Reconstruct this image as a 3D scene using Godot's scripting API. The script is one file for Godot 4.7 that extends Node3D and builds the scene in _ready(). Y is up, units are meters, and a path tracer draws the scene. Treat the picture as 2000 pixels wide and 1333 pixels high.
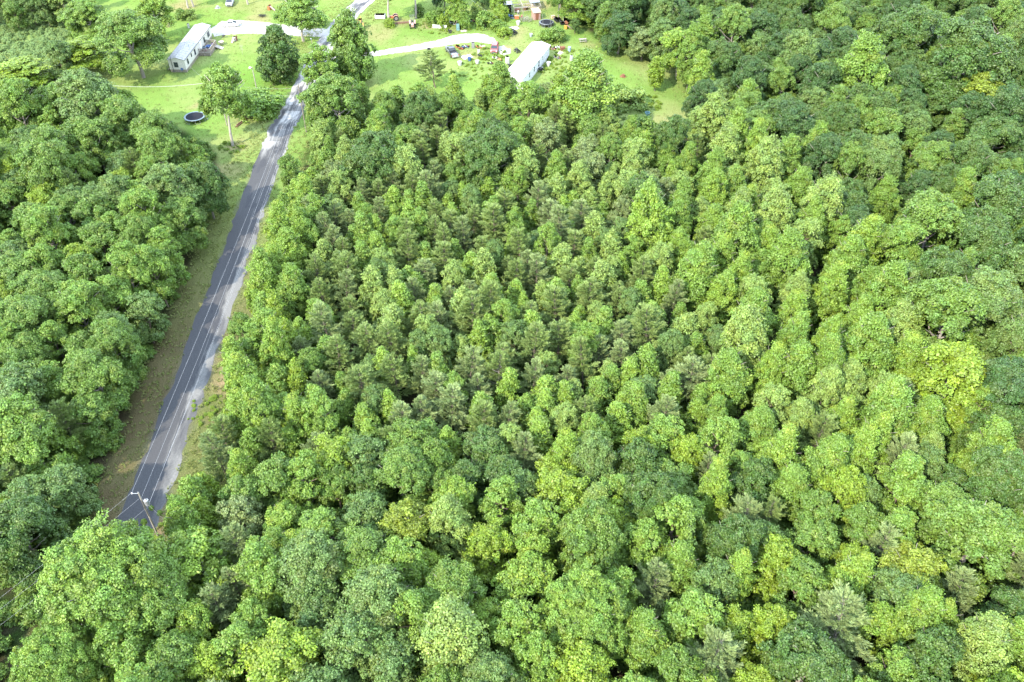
extends Node3D

const CAM_HEIGHT := 94.0
const CAM_PITCH := 42.0
const PHOTO_FOCAL := 1700.0       # focal length over a picture 2000 wide

var rng := RandomNumberGenerator.new()
var used := {}
var trees := []
var protos := {}
var hash_grid := {}
var M := {}


func _ready():
	# ---------------------------------------------------------------- camera, sky, sun, exposure
	var cam := Camera3D.new()
	cam.name = "camera"
	cam.fov = 2.0 * rad_to_deg(atan(1000.0 * 682.0 / 1024.0 / PHOTO_FOCAL))
	cam.position = Vector3(0, CAM_HEIGHT, 0)
	cam.rotation_degrees = Vector3(-CAM_PITCH, 0, 0)
	cam.near = 0.5
	cam.far = 2500.0
	add_child(cam)
	var env := Environment.new()
	env.background_mode = Environment.BG_SKY
	var sky := Sky.new()
	var sm := ProceduralSkyMaterial.new()
	sm.sky_top_color = Color(0.64, 0.71, 0.80)
	sm.sky_horizon_color = Color(0.92, 0.94, 0.95)
	sm.sky_curve = 0.18
	sm.sky_energy_multiplier = 1.6
	sm.ground_bottom_color = Color(0.20, 0.26, 0.15)
	sm.ground_horizon_color = Color(0.60, 0.66, 0.66)
	sky.sky_material = sm
	env.sky = sky
	env.tonemap_mode = Environment.TONE_MAPPER_LINEAR
	env.tonemap_exposure = 3.15
	env.sdfgi_enabled = true
	env.ssao_enabled = true
	env.ssil_enabled = true
	var we := WorldEnvironment.new()
	we.name = "world_environment"
	we.environment = env
	add_child(we)
	var sun := DirectionalLight3D.new()
	sun.name = "sun"
	sun.light_energy = 1.22
	sun.light_color = Color(1.0, 0.965, 0.89)
	sun.light_angular_distance = 0.6
	sun.shadow_enabled = true
	var travel := Vector3(0.66, -0.88, -0.75)
	add_child(sun)
	sun.look_at_from_position(Vector3.ZERO, travel)
	rng.seed = 4711

	materials()
	ground_and_roads()
	buildings()
	poles_and_wires()
	vehicles()
	yard_things()
	tree_meshes()
	place_trees()
	understory()


# ==================================================================== naming and metas

func numbered(called: String) -> String:
	if not used.has(called):
		used[called] = 0
		return called
	used[called] += 1
	return "%s_%03d" % [called, used[called]]


func tag(o: Node3D, label: String, category: String, group := "", kind := "") -> Node3D:
	if label: o.set_meta("label", label)
	if category: o.set_meta("category", category)
	if group: o.set_meta("group", group)
	if kind: o.set_meta("kind", kind)
	return o


func thing(called: String, label: String, category: String, at := Vector3.ZERO, turn := 0.0, group := "") -> Node3D:
	var o := Node3D.new()
	o.name = numbered(called)
	add_child(o, true)
	o.position = at
	o.rotation.y = turn
	tag(o, label, category, group)
	return o


func part(called: String, m: Dictionary, mt: Material, parent: Node3D) -> MeshInstance3D:
	var o := MeshInstance3D.new()
	o.mesh = bake(m, mt)
	if parent == self:
		o.name = numbered(called)
	else:
		var k := 0
		var nm := called
		while parent.has_node(nm):
			k += 1
			nm = "%s_%03d" % [called, k]
		o.name = nm
	parent.add_child(o, true)
	return o


# ==================================================================== mesh building

func mb() -> Dictionary:
	return {"v": PackedVector3Array(), "n": PackedVector3Array(), "c": PackedColorArray(), "i": PackedInt32Array(), "uv": PackedVector2Array()}


func bake(m: Dictionary, mt: Material) -> ArrayMesh:
	var a := []
	a.resize(Mesh.ARRAY_MAX)
	a[Mesh.ARRAY_VERTEX] = m.v
	a[Mesh.ARRAY_NORMAL] = m.n
	if m.c.size() == m.v.size(): a[Mesh.ARRAY_COLOR] = m.c
	if m.uv.size() == m.v.size(): a[Mesh.ARRAY_TEX_UV] = m.uv
	a[Mesh.ARRAY_INDEX] = m.i
	var am := ArrayMesh.new()
	am.add_surface_from_arrays(Mesh.PRIMITIVE_TRIANGLES, a)
	am.surface_set_material(0, mt)
	return am


# a flat face whose corners run counter-clockwise seen from outside
func face(m: Dictionary, pts: Array, col := Color.WHITE):
	var n: Vector3 = (pts[1] - pts[0]).cross(pts[2] - pts[0])
	if n.length() < 1e-9 and pts.size() > 3: n = (pts[2] - pts[0]).cross(pts[3] - pts[0])
	n = n.normalized()
	var b: int = m.v.size()
	for p in pts:
		m.v.append(p)
		m.n.append(n)
		m.c.append(col)
	for k in range(1, pts.size() - 1):
		m.i.append_array(PackedInt32Array([b, b + k + 1, b + k]))


func box(m: Dictionary, at: Vector3, size: Vector3, col := Color.WHITE, basis := Basis.IDENTITY, bev := 0.0):
	var h := size / 2.0
	if bev <= 0.0:
		var c := []
		for k in 8: c.append(at + basis * Vector3(h.x if k & 1 else -h.x, h.y if k & 2 else -h.y, h.z if k & 4 else -h.z))
		for q in [[4, 5, 7, 6], [1, 0, 2, 3], [5, 1, 3, 7], [0, 4, 6, 2], [6, 7, 3, 2], [0, 1, 5, 4]]:
			face(m, [c[q[0]], c[q[1]], c[q[2]], c[q[3]]], col)
		return
	# bevelled on the vertical and the top edges
	var ring := []
	for k in [[-1, 1], [1, 1], [1, -1], [-1, -1]]:
		ring.append(Vector2(k[0], k[1]))
	var rows := [[-h.y, 0.0], [h.y - bev, 0.0], [h.y, bev]]
	var out := []
	for r in rows:
		var pts := []
		for k in ring:
			var x: float = k.x * (h.x - r[1])
			var z: float = k.y * (h.z - r[1])
			var e := bev * 0.6
			if k.x * k.y < 0:
				pts.append(at + basis * Vector3(x - k.x * e, r[0], z))
				pts.append(at + basis * Vector3(x, r[0], z - k.y * e))
			else:
				pts.append(at + basis * Vector3(x, r[0], z - k.y * e))
				pts.append(at + basis * Vector3(x - k.x * e, r[0], z))
		# put the pairs in running order
		out.append([pts[0], pts[1], pts[2], pts[3], pts[4], pts[5], pts[6], pts[7]])
	for r in 2:
		for k in 8:
			var k2 := (k + 1) % 8
			face(m, [out[r][k], out[r][k2], out[r + 1][k2], out[r + 1][k]], col)
	face(m, out[2], col)
	var low: Array = out[0].duplicate()
	low.reverse()
	face(m, low, col)


func tube(m: Dictionary, p0: Vector3, p1: Vector3, r0: float, r1: float, sides := 6, col := Color.WHITE, cap := true):
	var d := (p1 - p0).normalized()
	var u := d.cross(Vector3.UP if absf(d.y) < 0.9 else Vector3.RIGHT).normalized()
	var w := d.cross(u)
	var b: int = m.v.size()
	for k in sides + 1:
		var a := TAU * k / sides
		var o := u * cos(a) + w * sin(a)
		for q in [[p0, r0], [p1, r1]]:
			m.v.append(q[0] + o * q[1])
			m.n.append(o)
			m.c.append(col)
	for k in sides:
		var e := b + 2 * k
		m.i.append_array(PackedInt32Array([e, e + 1, e + 2, e + 2, e + 1, e + 3]))
	if cap:
		var top := []
		var bot := []
		for k in sides:
			var a := TAU * k / sides
			var o := u * cos(a) + w * sin(a)
			top.append(p1 + o * r1)
			bot.append(p0 + o * r0)
		bot.reverse()
		if r1 > 0.001: face(m, top, col)
		if r0 > 0.001: face(m, bot, col)


func path_tube(m: Dictionary, pts: Array, r: float, sides := 5, col := Color.WHITE):
	for k in pts.size() - 1:
		tube(m, pts[k], pts[k + 1], r, r, sides, col, k == 0 or k == pts.size() - 2)


# a ring swept round the y axis: profile of [radius, y]
func lathe(m: Dictionary, at: Vector3, prof: Array, sides := 16, col := Color.WHITE, basis := Basis.IDENTITY):
	for r in prof.size() - 1:
		for k in sides:
			var a := TAU * k / sides
			var b := TAU * (k + 1) / sides
			var p := []
			for q in [[r, a], [r, b], [r + 1, b], [r + 1, a]]:
				p.append(at + basis * Vector3(cos(q[1]) * prof[q[0]][0], prof[q[0]][1], -sin(q[1]) * prof[q[0]][0]))
			if prof[r][0] < 0.001: p.remove_at(1)
			elif prof[r + 1][0] < 0.001: p.remove_at(2)
			face(m, p, col)


# sections along z: [z, half width, bottom, top, chamfer]
func loft(m: Dictionary, st: Array, col := Color.WHITE):
	var rings := []
	for s in st:
		var w: float = s[1]
		var e: float = s[4] if s.size() > 4 else 0.08
		e = minf(e, minf(w, (s[3] - s[2]) * 0.5) * 0.9)
		rings.append([Vector3(-w + e, s[2], s[0]), Vector3(w - e, s[2], s[0]), Vector3(w, s[2] + e, s[0]), Vector3(w, s[3] - e, s[0]),
			Vector3(w - e, s[3], s[0]), Vector3(-w + e, s[3], s[0]), Vector3(-w, s[3] - e, s[0]), Vector3(-w, s[2] + e, s[0])])
	for r in rings.size() - 1:
		for k in 8:
			var k2 := (k + 1) % 8
			face(m, [rings[r][k], rings[r][k2], rings[r + 1][k2], rings[r + 1][k]], col)
	var first: Array = rings[0].duplicate()
	first.reverse()
	face(m, first, col)
	face(m, rings[-1], col)


# ==================================================================== materials

func mat(key: String, lin: Color, rough := 0.7, metal := 0.0) -> StandardMaterial3D:
	var s := StandardMaterial3D.new()
	s.resource_name = key
	s.albedo_color = lin.linear_to_srgb()
	s.roughness = rough
	s.metallic = metal
	M[key] = s
	return s


func noise_tex(seed_n: int, freq: float, lo: Color, hi: Color, size := 512, oct := 4) -> NoiseTexture2D:
	var n := FastNoiseLite.new()
	n.seed = seed_n
	n.frequency = freq
	n.fractal_octaves = oct
	var t := NoiseTexture2D.new()
	t.width = size
	t.height = size
	t.seamless = true
	t.noise = n
	var g := Gradient.new()
	g.set_color(0, lo)
	g.set_color(1, hi)
	t.color_ramp = g
	return t


func worn(key: String, lin: Color, rough := 0.7, metal := 0.0, scale := 0.6, lo := 0.72) -> StandardMaterial3D:
	var s := mat(key, lin, rough, metal)
	s.albedo_texture = M["wear_tex"] if lo > 0.6 else M["wear_tex_strong"]
	s.uv1_triplanar = true
	s.uv1_scale = Vector3.ONE * scale
	return s


func materials():
	M["wear_tex"] = noise_tex(5, 0.012, Color(0.78, 0.77, 0.75), Color(1, 1, 1))
	M["wear_tex_strong"] = noise_tex(9, 0.016, Color(0.5, 0.48, 0.45), Color(1, 1, 1))
	# ground: vertex colours times a fine blade-scale mottle
	var g := mat("ground", Color(1, 1, 1), 0.95)
	g.vertex_color_use_as_albedo = true
	g.albedo_texture = noise_tex(3, 0.045, Color(0.62, 0.62, 0.58), Color(1, 1, 1), 1024, 5)
	g.uv1_triplanar = true
	g.uv1_world_triplanar = true
	g.uv1_scale = Vector3.ONE * 0.09
	g.heightmap_enabled = true
	g.heightmap_texture = noise_tex(4, 0.06, Color(0, 0, 0), Color(1, 1, 1), 1024, 5)
	g.heightmap_scale = 9.0
	g.specular_mode = BaseMaterial3D.SPECULAR_DISABLED
	var gr := mat("gravel", Color(0.41, 0.39, 0.365), 0.95)
	gr.albedo_texture = noise_tex(8, 0.05, Color(0.72, 0.70, 0.68), Color(1, 1, 1), 1024, 5)
	gr.uv1_triplanar = true
	gr.uv1_world_triplanar = true
	gr.uv1_scale = Vector3.ONE * 0.12
	var dg := mat("dull_gravel", Color(0.20, 0.19, 0.18), 0.95)
	dg.albedo_texture = gr.albedo_texture
	dg.uv1_triplanar = true
	dg.uv1_world_triplanar = true
	dg.uv1_scale = Vector3.ONE * 0.12
	var lf := mat("leaf", Color(1, 1, 1), 0.55)
	lf.vertex_color_use_as_albedo = true
	lf.backlight_enabled = true
	lf.backlight = Color(0.66, 0.74, 0.36)
	var nd := mat("needle", Color(1, 1, 1), 0.6)
	nd.vertex_color_use_as_albedo = true
	nd.backlight_enabled = true
	nd.backlight = Color(0.68, 0.74, 0.42)
	var bk := mat("bark", Color(1, 1, 1), 0.9)
	bk.vertex_color_use_as_albedo = true
	worn("pole_wood", Color(0.30, 0.27, 0.22), 0.85, 0.0, 0.9, 0.5)
	worn("pale_pole_wood", Color(0.46, 0.43, 0.37), 0.85, 0.0, 0.9, 0.5)
	mat("wire", Color(0.36, 0.36, 0.36), 0.5, 0.0)
	worn("galvanised", Color(0.34, 0.35, 0.36), 0.45, 0.3)
	worn("siding", Color(0.60, 0.58, 0.52), 0.6)
	worn("siding_white", Color(0.72, 0.73, 0.74), 0.55)
	worn("skirting", Color(0.36, 0.33, 0.26), 0.7, 0.0, 0.6, 0.5)
	worn("roof_metal", Color(0.45, 0.45, 0.46), 0.55, 0.0, 0.35, 0.5)
	worn("roof_white", Color(0.66, 0.65, 0.64), 0.55, 0.0, 0.3)
	mat("trim_white", Color(0.75, 0.75, 0.73), 0.5)
	mat("dark_trim", Color(0.04, 0.042, 0.05), 0.5)
	mat("window_glass", Color(0.03, 0.04, 0.05), 0.12)
	mat("car_glass", Color(0.02, 0.025, 0.03), 0.08)
	worn("deck_wood", Color(0.30, 0.26, 0.21), 0.8, 0.0, 1.0, 0.5)
	worn("grey_wood", Color(0.42, 0.39, 0.35), 0.85, 0.0, 1.0, 0.5)
	worn("rust", Color(0.25, 0.10, 0.05), 0.9, 0.0, 1.0, 0.5)
	mat("rubber", Color(0.018, 0.018, 0.018), 0.9)
	mat("mat_fabric", Color(0.02, 0.021, 0.025), 1.0).specular_mode = BaseMaterial3D.SPECULAR_DISABLED
	mat("chrome", Color(0.55, 0.55, 0.55), 0.3, 0.8)
	mat("lamp_clear", Color(0.7, 0.7, 0.7), 0.2)
	mat("lamp_red", Color(0.35, 0.02, 0.015), 0.3)
	var paints := {"white": Color(0.52, 0.52, 0.51), "silver": Color(0.33, 0.36, 0.40), "charcoal": Color(0.07, 0.08, 0.085), "red": Color(0.30, 0.06, 0.05), "yellow": Color(0.48, 0.28, 0.05),
		"blue": Color(0.05, 0.11, 0.27), "teal": Color(0.15, 0.28, 0.29), "orange": Color(0.40, 0.15, 0.06), "pink": Color(0.42, 0.25, 0.22), "grey": Color(0.25, 0.25, 0.26), "tan": Color(0.50, 0.38, 0.25),
		"car_white": Color(0.75, 0.76, 0.77), "slate": Color(0.11, 0.16, 0.18), "black": Color(0.02, 0.02, 0.024), "green": Color(0.06, 0.20, 0.07), "magenta": Color(0.25, 0.07, 0.15), "purple": Color(0.16, 0.08, 0.28), "cream": Color(0.46, 0.42, 0.34), "pale_blue": Color(0.24, 0.32, 0.40), "brown": Color(0.16, 0.09, 0.05)}
	for k in paints:
		var s := worn(k, paints[k], 0.45)
		if k in ["car_white", "silver", "charcoal", "red"]:
			s.clearcoat_enabled = true
			s.clearcoat = 0.5
			s.clearcoat_roughness = 0.15


# ==================================================================== ground, road, drives

func near_line(p: Vector2, line: PackedVector2Array) -> Vector2:   # (distance, side: + right of the way up)
	var best := 1e9
	var side := 0.0
	for k in line.size() - 1:
		var q := Geometry2D.get_closest_point_to_segment(p, line[k], line[k + 1])
		var d := p.distance_to(q)
		if d < best:
			best = d
			side = signf((line[k + 1] - line[k]).cross(p - line[k]))
	return Vector2(best, side)


func edge_dist(p: Vector2, poly: PackedVector2Array) -> float:   # positive inside
	var best := 1e9
	for k in poly.size():
		best = minf(best, p.distance_to(Geometry2D.get_closest_point_to_segment(p, poly[k], poly[(k + 1) % poly.size()])))
	return best if Geometry2D.is_point_in_polygon(p, poly) else -best


var road_line: PackedVector2Array
var lawn: PackedVector2Array
var brush_field: PackedVector2Array
var clearing: PackedVector2Array


func ground_and_roads():
	# left edge of the asphalt, from nearest to farthest, then the middle of the road
	var left := PackedVector2Array([Vector2(-51.6, -40.94), Vector2(-51.52, -47.06), Vector2(-51.52, -53.53), Vector2(-51.77, -70.58), Vector2(-51.91, -82.6), Vector2(-52.16, -96.41), Vector2(-52.55, -119.11), Vector2(-52.87, -132.89), Vector2(-53.33, -144.25), Vector2(-53.55, -164.34), Vector2(-53.92, -175.06), Vector2(-53.08, -179.33), Vector2(-52.21, -197.06), Vector2(-51.77, -209.96), Vector2(-51.3, -218.61), Vector2(-50.15, -227.1), Vector2(-48.68, -235.38), Vector2(-44.79, -250.19), Vector2(-40.47, -264.74), Vector2(-33.87, -284.35)])
	road_line = PackedVector2Array()
	for k in left.size():
		var a := left[maxi(k - 1, 0)]
		var b := left[mini(k + 1, left.size() - 1)]
		var d := (b - a).normalized()
		road_line.append(left[k] + Vector2(-d.y, d.x) * 2.7)
	lawn = PackedVector2Array([Vector2(-180.17, -304.18), Vector2(14.45, -304.18), Vector2(13.9, -250.19), Vector2(18.03, -232.57), Vector2(24.06, -221.17), Vector2(30.58, -212.99), Vector2(38.87, -211.77), Vector2(42.65, -200.67), Vector2(38.82, -172.75), Vector2(29.25, -172.75), Vector2(17.03, -175.06), Vector2(-11.35, -175.06), Vector2(-27.49, -177.41), Vector2(-41.81, -181.02), Vector2(-43.84, -166.06), Vector2(-44.02, -144.25), Vector2(-43.98, -105.2), Vector2(-46.47, -105.2), Vector2(-54.53, -144.25), Vector2(-61.93, -163.91), Vector2(-76.75, -177.41), Vector2(-87.91, -183.48), Vector2(-110.18, -183.48), Vector2(-132.2, -200.67)])
	clearing = PackedVector2Array([Vector2(10.43, -233.62), Vector2(20.49, -227.78), Vector2(23.74, -217.03), Vector2(30.05, -207.88), Vector2(41.57, -203.51), Vector2(37.24, -154.66), Vector2(27.41, -154.66), Vector2(24.77, -167.15), Vector2(18.99, -178.61), Vector2(20.38, -197.88), Vector2(12.47, -200.67), Vector2(9.74, -212.38)])
	brush_field = PackedVector2Array([Vector2(-148.62, -230.16), Vector2(-122.87, -231.19), Vector2(-115.09, -225.1), Vector2(-109.24, -209.37), Vector2(-106.97, -187.26), Vector2(-126.58, -183.48)])
	var n1 := FastNoiseLite.new()
	n1.seed = 21
	n1.frequency = 0.03
	n1.fractal_octaves = 4
	var n2 := FastNoiseLite.new()
	n2.seed = 22
	n2.frequency = 0.16
	n2.fractal_octaves = 3
	var bare := []
	for b in [[Vector2(-70.81, -186.25), 4.2, 0.75], [Vector2(-61.03, -180.29), 5.0, 0.5], [Vector2(-37.24, -225.1), 8.0, 0.6], [Vector2(-22.41, -231.88), 3.5, 0.9], [Vector2(-29.91, -233.62), 4.0, 0.7], [Vector2(1.09, -227.1), 5.0, 0.7], [Vector2(-59.66, -167.15), 3.0, 0.7], [Vector2(-58.26, -157.66), 5.0, 0.5], [Vector2(-11.92, -211.77), 3.5, 0.55], [Vector2(-2.63, -216.4), 3.4, 1.0], [Vector2(20.59, -219.25), 4.0, 0.5], [Vector2(36.33, -183.48), 7.0, 0.25],
		[Vector2(-43.52, -98.01), 4.0, 1.0], [Vector2(-43.61, -93.52), 3.0, 0.8], [Vector2(6.5, -245.6), 6.0, 0.8], [Vector2(-92.39, -245.6), 8.0, 0.8], [Vector2(-69.01, -237.52), 4.5, 0.7], [Vector2(-72.35, -246.36), 9.0, 0.35], [Vector2(-45.56, -69.75), 4.0, 0.4], [Vector2(-16.42, -228.45), 4.0, 0.4], [Vector2(-9.2, -216.09), 5.0, 0.4], [Vector2(33.28, -177.89), 4.0, 0.35]]:
		bare.append(b)
	var lush := [Vector2(25.45, -221.82), Vector2(-54.88, -200.67), Vector2(-67.93, -197.88), Vector2(1.19, -187.26), Vector2(-41.43, -178.61)]
	var m := mb()
	var x0 := -175.0
	var z0 := -285.0
	var step := 0.8
	var nx := 440
	var nz := 312
	for j in nz + 1:
		for i in nx + 1:
			var p := Vector2(x0 + i * step, z0 + j * step)
			var a := n1.get_noise_2d(p.x, p.y)
			var b := n2.get_noise_2d(p.x, p.y)
			# woodland floor: leaf litter with low green growth
			var col := Color(0.055, 0.05, 0.03).lerp(Color(0.035, 0.065, 0.018), clampf(0.5 + b * 1.4, 0, 1))
			var grass := Color(0.19, 0.292, 0.070).lerp(Color(0.265, 0.315, 0.112), clampf(0.45 + a * 1.5, 0, 1))
			grass = grass.lerp(Color(0.14, 0.23, 0.05), clampf(b * 0.9, 0, 0.5))
			for q in lush:
				grass = grass.lerp(Color(0.13, 0.26, 0.04), 0.7 * clampf(1.0 - p.distance_to(q) / 13.0 + a * 0.3, 0, 1))
			if p.y < -80.0:
				var e := edge_dist(p, lawn) + a * 2.5
				col = col.lerp(grass, clampf(e / 1.5 + 0.5, 0, 1))
			if p.x < -5.0:
				var r := near_line(p, road_line)
				var w := 5.2 if r.y > 0 else 5.6
				var verge := Color(0.16, 0.135, 0.07).lerp(Color(0.15, 0.17, 0.06), clampf(0.5 + a * 1.2 + b * 0.8, 0, 1))
				if r.y < 0: verge = verge.lerp(Color(0.135, 0.105, 0.06), clampf(0.55 + b * 0.9, 0, 0.85))
				var t := clampf((w + 2.8 + b * 1.6 - r.x) / 1.6, 0, 1)
				var far := clampf((-105.0 - p.y) / 60.0, 0, 1)
				col = col.lerp(verge.lerp(grass, far), t)
				col = col.lerp(Color(0.15, 0.14, 0.115), clampf((2.95 + b * 0.8 - r.x) / 0.6, 0, 0.6))
			for q in bare:
				var d: float = p.distance_to(q[0]) / q[1] + b * 0.55
				if d < 1.0: col = col.lerp(Color(0.36, 0.26, 0.16), clampf((1.0 - d) * 1.4, 0, 1) * q[2] * 0.75)
			m.v.append(Vector3(p.x, 0.0, p.y))
			m.n.append(Vector3.UP)
			m.c.append(col)
	for j in nz:
		for i in nx:
			var k := j * (nx + 1) + i
			m.i.append_array(PackedInt32Array([k, k + 1, k + nx + 1, k + 1, k + nx + 2, k + nx + 1]))
	# the same sheet runs on to the horizon
	var far_col := Color(0.05, 0.07, 0.03)
	var x1 := x0 + nx * step
	var z1 := z0 + nz * step
	for r in [[-900.0, x1 + 900, -1100.0, z0], [-900.0, x1 + 900, z1, 500.0], [-900.0, x0, z0, z1], [x1, x1 + 900, z0, z1]]:
		face(m, [Vector3(r[0], 0, r[3]), Vector3(r[1], 0, r[3]), Vector3(r[1], 0, r[2]), Vector3(r[0], 0, r[2])], far_col)
	tag(part("ground", m, M.ground, self), "grassy and wooded ground under the whole scene", "ground", "", "structure")

	# ---- asphalt road, one strip whose texture runs along it
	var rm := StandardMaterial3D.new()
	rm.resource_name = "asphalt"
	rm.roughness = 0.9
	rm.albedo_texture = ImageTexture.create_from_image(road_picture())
	var rd := mb()
	var fine := PackedVector2Array()
	for k in road_line.size() - 1:
		for s in 8: fine.append(road_line[k].lerp(road_line[k + 1], s / 8.0))
	fine.append(road_line[-1])
	var run := 0.0
	var cols := [-1.0, -0.6, -0.2, 0.2, 0.6, 1.0]
	for k in fine.size():
		var d := (fine[mini(k + 1, fine.size() - 1)] - fine[maxi(k - 1, 0)]).normalized()
		var nrm := Vector2(-d.y, d.x)
		if k > 0: run += fine[k].distance_to(fine[k - 1])
		for c in cols:
			var half := 2.7
			if absf(c) > 0.9: half += n2.get_noise_2d(run * 6.0, c * 50.0) * 0.8
			var q: Vector2 = fine[k] + nrm * half * c
			rd.v.append(Vector3(q.x, 0.012 + 0.03 * (1.0 - c * c), q.y))
			rd.n.append(Vector3.UP)
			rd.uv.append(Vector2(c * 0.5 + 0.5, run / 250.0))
	for k in fine.size() - 1:
		for c in 5:
			var e := k * 6 + c
			rd.i.append_array(PackedInt32Array([e, e + 6, e + 1, e + 1, e + 6, e + 7]))
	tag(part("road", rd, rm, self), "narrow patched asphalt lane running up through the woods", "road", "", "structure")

	# ---- gravel drives
	sheet("gravel_drive", PackedVector2Array([Vector2(-81.16, -228.45), Vector2(-79.28, -234.67), Vector2(-74.14, -235.38), Vector2(-66.85, -233.97), Vector2(-60.88, -231.88), Vector2(-55.22, -231.19), Vector2(-49.38, -229.13), Vector2(-49.45, -224.44), Vector2(-55.4, -224.44), Vector2(-62.42, -225.77), Vector2(-69.35, -226.43), Vector2(-75.99, -225.77), Vector2(-78.36, -224.44)]), M.gravel, 0.016, "white gravel drive from the lane to the left mobile home")
	sheet("gravel_drive", PackedVector2Array([Vector2(-39.15, -213.92), Vector2(-34.14, -215.78), Vector2(-26.51, -218.61), Vector2(-20.09, -221.82), Vector2(-15.59, -225.43), Vector2(-11.56, -226.43), Vector2(-7.47, -226.1), Vector2(-5.12, -223.78), Vector2(-3.74, -220.53), Vector2(-5.32, -219.89), Vector2(-9.36, -221.17), Vector2(-14.64, -219.89), Vector2(-18.54, -218.29), Vector2(-26.21, -215.15), Vector2(-33.79, -212.69), Vector2(-40.09, -211.17), Vector2(-46.17, -208.77), Vector2(-48.84, -209.37), Vector2(-46.65, -211.77)]), M.gravel, 0.008, "pale gravel drive curving to the junk yard")
	sheet("gravel_patch", PackedVector2Array([Vector2(-3.7, -217.97), Vector2(-2.12, -218.61), Vector2(-0.53, -216.71), Vector2(-0.39, -213.92), Vector2(-1.95, -212.69), Vector2(-3.27, -214.22)]), M.gravel, 0.008, "small pale gravel patch beside the red car")
	sheet("gravel_drive", PackedVector2Array([Vector2(-52.32, -54.53), Vector2(-51.72, -56.22), Vector2(-49.94, -55.54), Vector2(-48.13, -53.86), Vector2(-46.97, -49.68), Vector2(-49.1, -49.06), Vector2(-51.51, -51.58)]), M.dull_gravel, 0.05, "grey gravel turnout at the near end of the lane")


func sheet(called: String, poly: PackedVector2Array, mt: Material, y: float, label: String):
	var pts := PackedVector2Array()
	for k in poly.size():
		var a := poly[k]
		var b := poly[(k + 1) % poly.size()]
		var n := maxi(1, int(a.distance_to(b) / 0.8))
		for s in n:
			var q := a.lerp(b, float(s) / n)
			pts.append(q + Vector2(rng.randf_range(-0.25, 0.25), rng.randf_range(-0.25, 0.25)))
	var idx := Geometry2D.triangulate_polygon(pts)
	var m := mb()
	for q in pts:
		m.v.append(Vector3(q.x, y, q.y))
		m.n.append(Vector3.UP)
		m.c.append(Color.WHITE)
	for k in range(0, idx.size(), 3):
		var a := pts[idx[k]]
		var b := pts[idx[k + 1]]
		var c := pts[idx[k + 2]]
		if (b - a).cross(c - a) > 0: m.i.append_array(PackedInt32Array([idx[k], idx[k + 1], idx[k + 2]]))
		else: m.i.append_array(PackedInt32Array([idx[k], idx[k + 2], idx[k + 1]]))
	tag(part(called, m, mt, self), label, "driveway", "", "structure")


func road_picture() -> Image:
	var w := 128
	var h := 2048
	var im := Image.create(w, h, false, Image.FORMAT_RGB8)
	var a := FastNoiseLite.new()
	a.seed = 31
	a.frequency = 0.02
	a.fractal_octaves = 4
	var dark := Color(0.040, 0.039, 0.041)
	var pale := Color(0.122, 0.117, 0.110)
	for y in h:
		var run := y / 2048.0 * 250.0      # metres from the near end
		for x in w:
			var u := x / 128.0
			var m := u * 5.4
			var fine := a.get_noise_2d(m * 160.0, run * 160.0)
			var blot := a.get_noise_2d(m * 14.0, run * 5.0)
			var streak := a.get_noise_2d(m * 60.0, run * 1.6 + 400.0)
			var edge := a.get_noise_2d(run * 9.0, 77.0)
			# how much of the width the dark tone covers from the left
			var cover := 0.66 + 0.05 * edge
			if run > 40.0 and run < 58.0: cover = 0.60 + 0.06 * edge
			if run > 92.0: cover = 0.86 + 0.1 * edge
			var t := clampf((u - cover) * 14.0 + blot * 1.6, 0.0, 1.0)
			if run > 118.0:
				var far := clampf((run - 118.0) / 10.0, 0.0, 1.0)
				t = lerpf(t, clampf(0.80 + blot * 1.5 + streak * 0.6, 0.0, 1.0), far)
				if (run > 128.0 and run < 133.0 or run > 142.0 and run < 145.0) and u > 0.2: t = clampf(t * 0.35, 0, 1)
			t = clampf(t + maxf(0.0, streak - 0.28) * 1.3, 0.0, 1.0)
			t *= clampf(1.0 - maxf(0.0, 0.18 - blot - 0.3 * streak) * 1.6, 0.25, 1.0)
			if run < 118.0: t *= clampf(0.62 + a.get_noise_2d(m * 9.0 + 50.0, run * 2.4) * 2.6, 0.12, 1.0)
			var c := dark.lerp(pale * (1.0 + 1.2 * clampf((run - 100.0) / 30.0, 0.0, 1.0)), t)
			t *= 1.0 - 0.75 * clampf((a.get_noise_2d(m * 45.0, run * 3.5 + 900.0) - 0.08) * 5.0, 0.0, 1.0)
			# longitudinal joint lines and wheel-path patches
			if absf(u - 0.60 - 0.006 * edge) < 0.012 and blot > -0.2: c = c.lerp(pale, 0.55)
			if absf(u - cover - 0.02) < 0.014 and t < 0.6: c = c.lerp(Color(0.03, 0.03, 0.034), 0.7)
			if blot < -0.36 and u > 0.15 and u < 0.8: c = c.lerp(Color(0.025, 0.025, 0.03), 0.6)
			if run > 70.0 and run < 118.0 and blot > -0.1 and absf(u - 0.9 - 0.04 * edge) < 0.07: c = c.lerp(pale, 0.7)
			c = c * (1.0 + fine * 0.35)
			im.set_pixel(x, y, Color(clampf(c.r, 0, 1), clampf(c.g, 0, 1), clampf(c.b, 0, 1)).linear_to_srgb())
	return im


# ==================================================================== buildings

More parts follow.
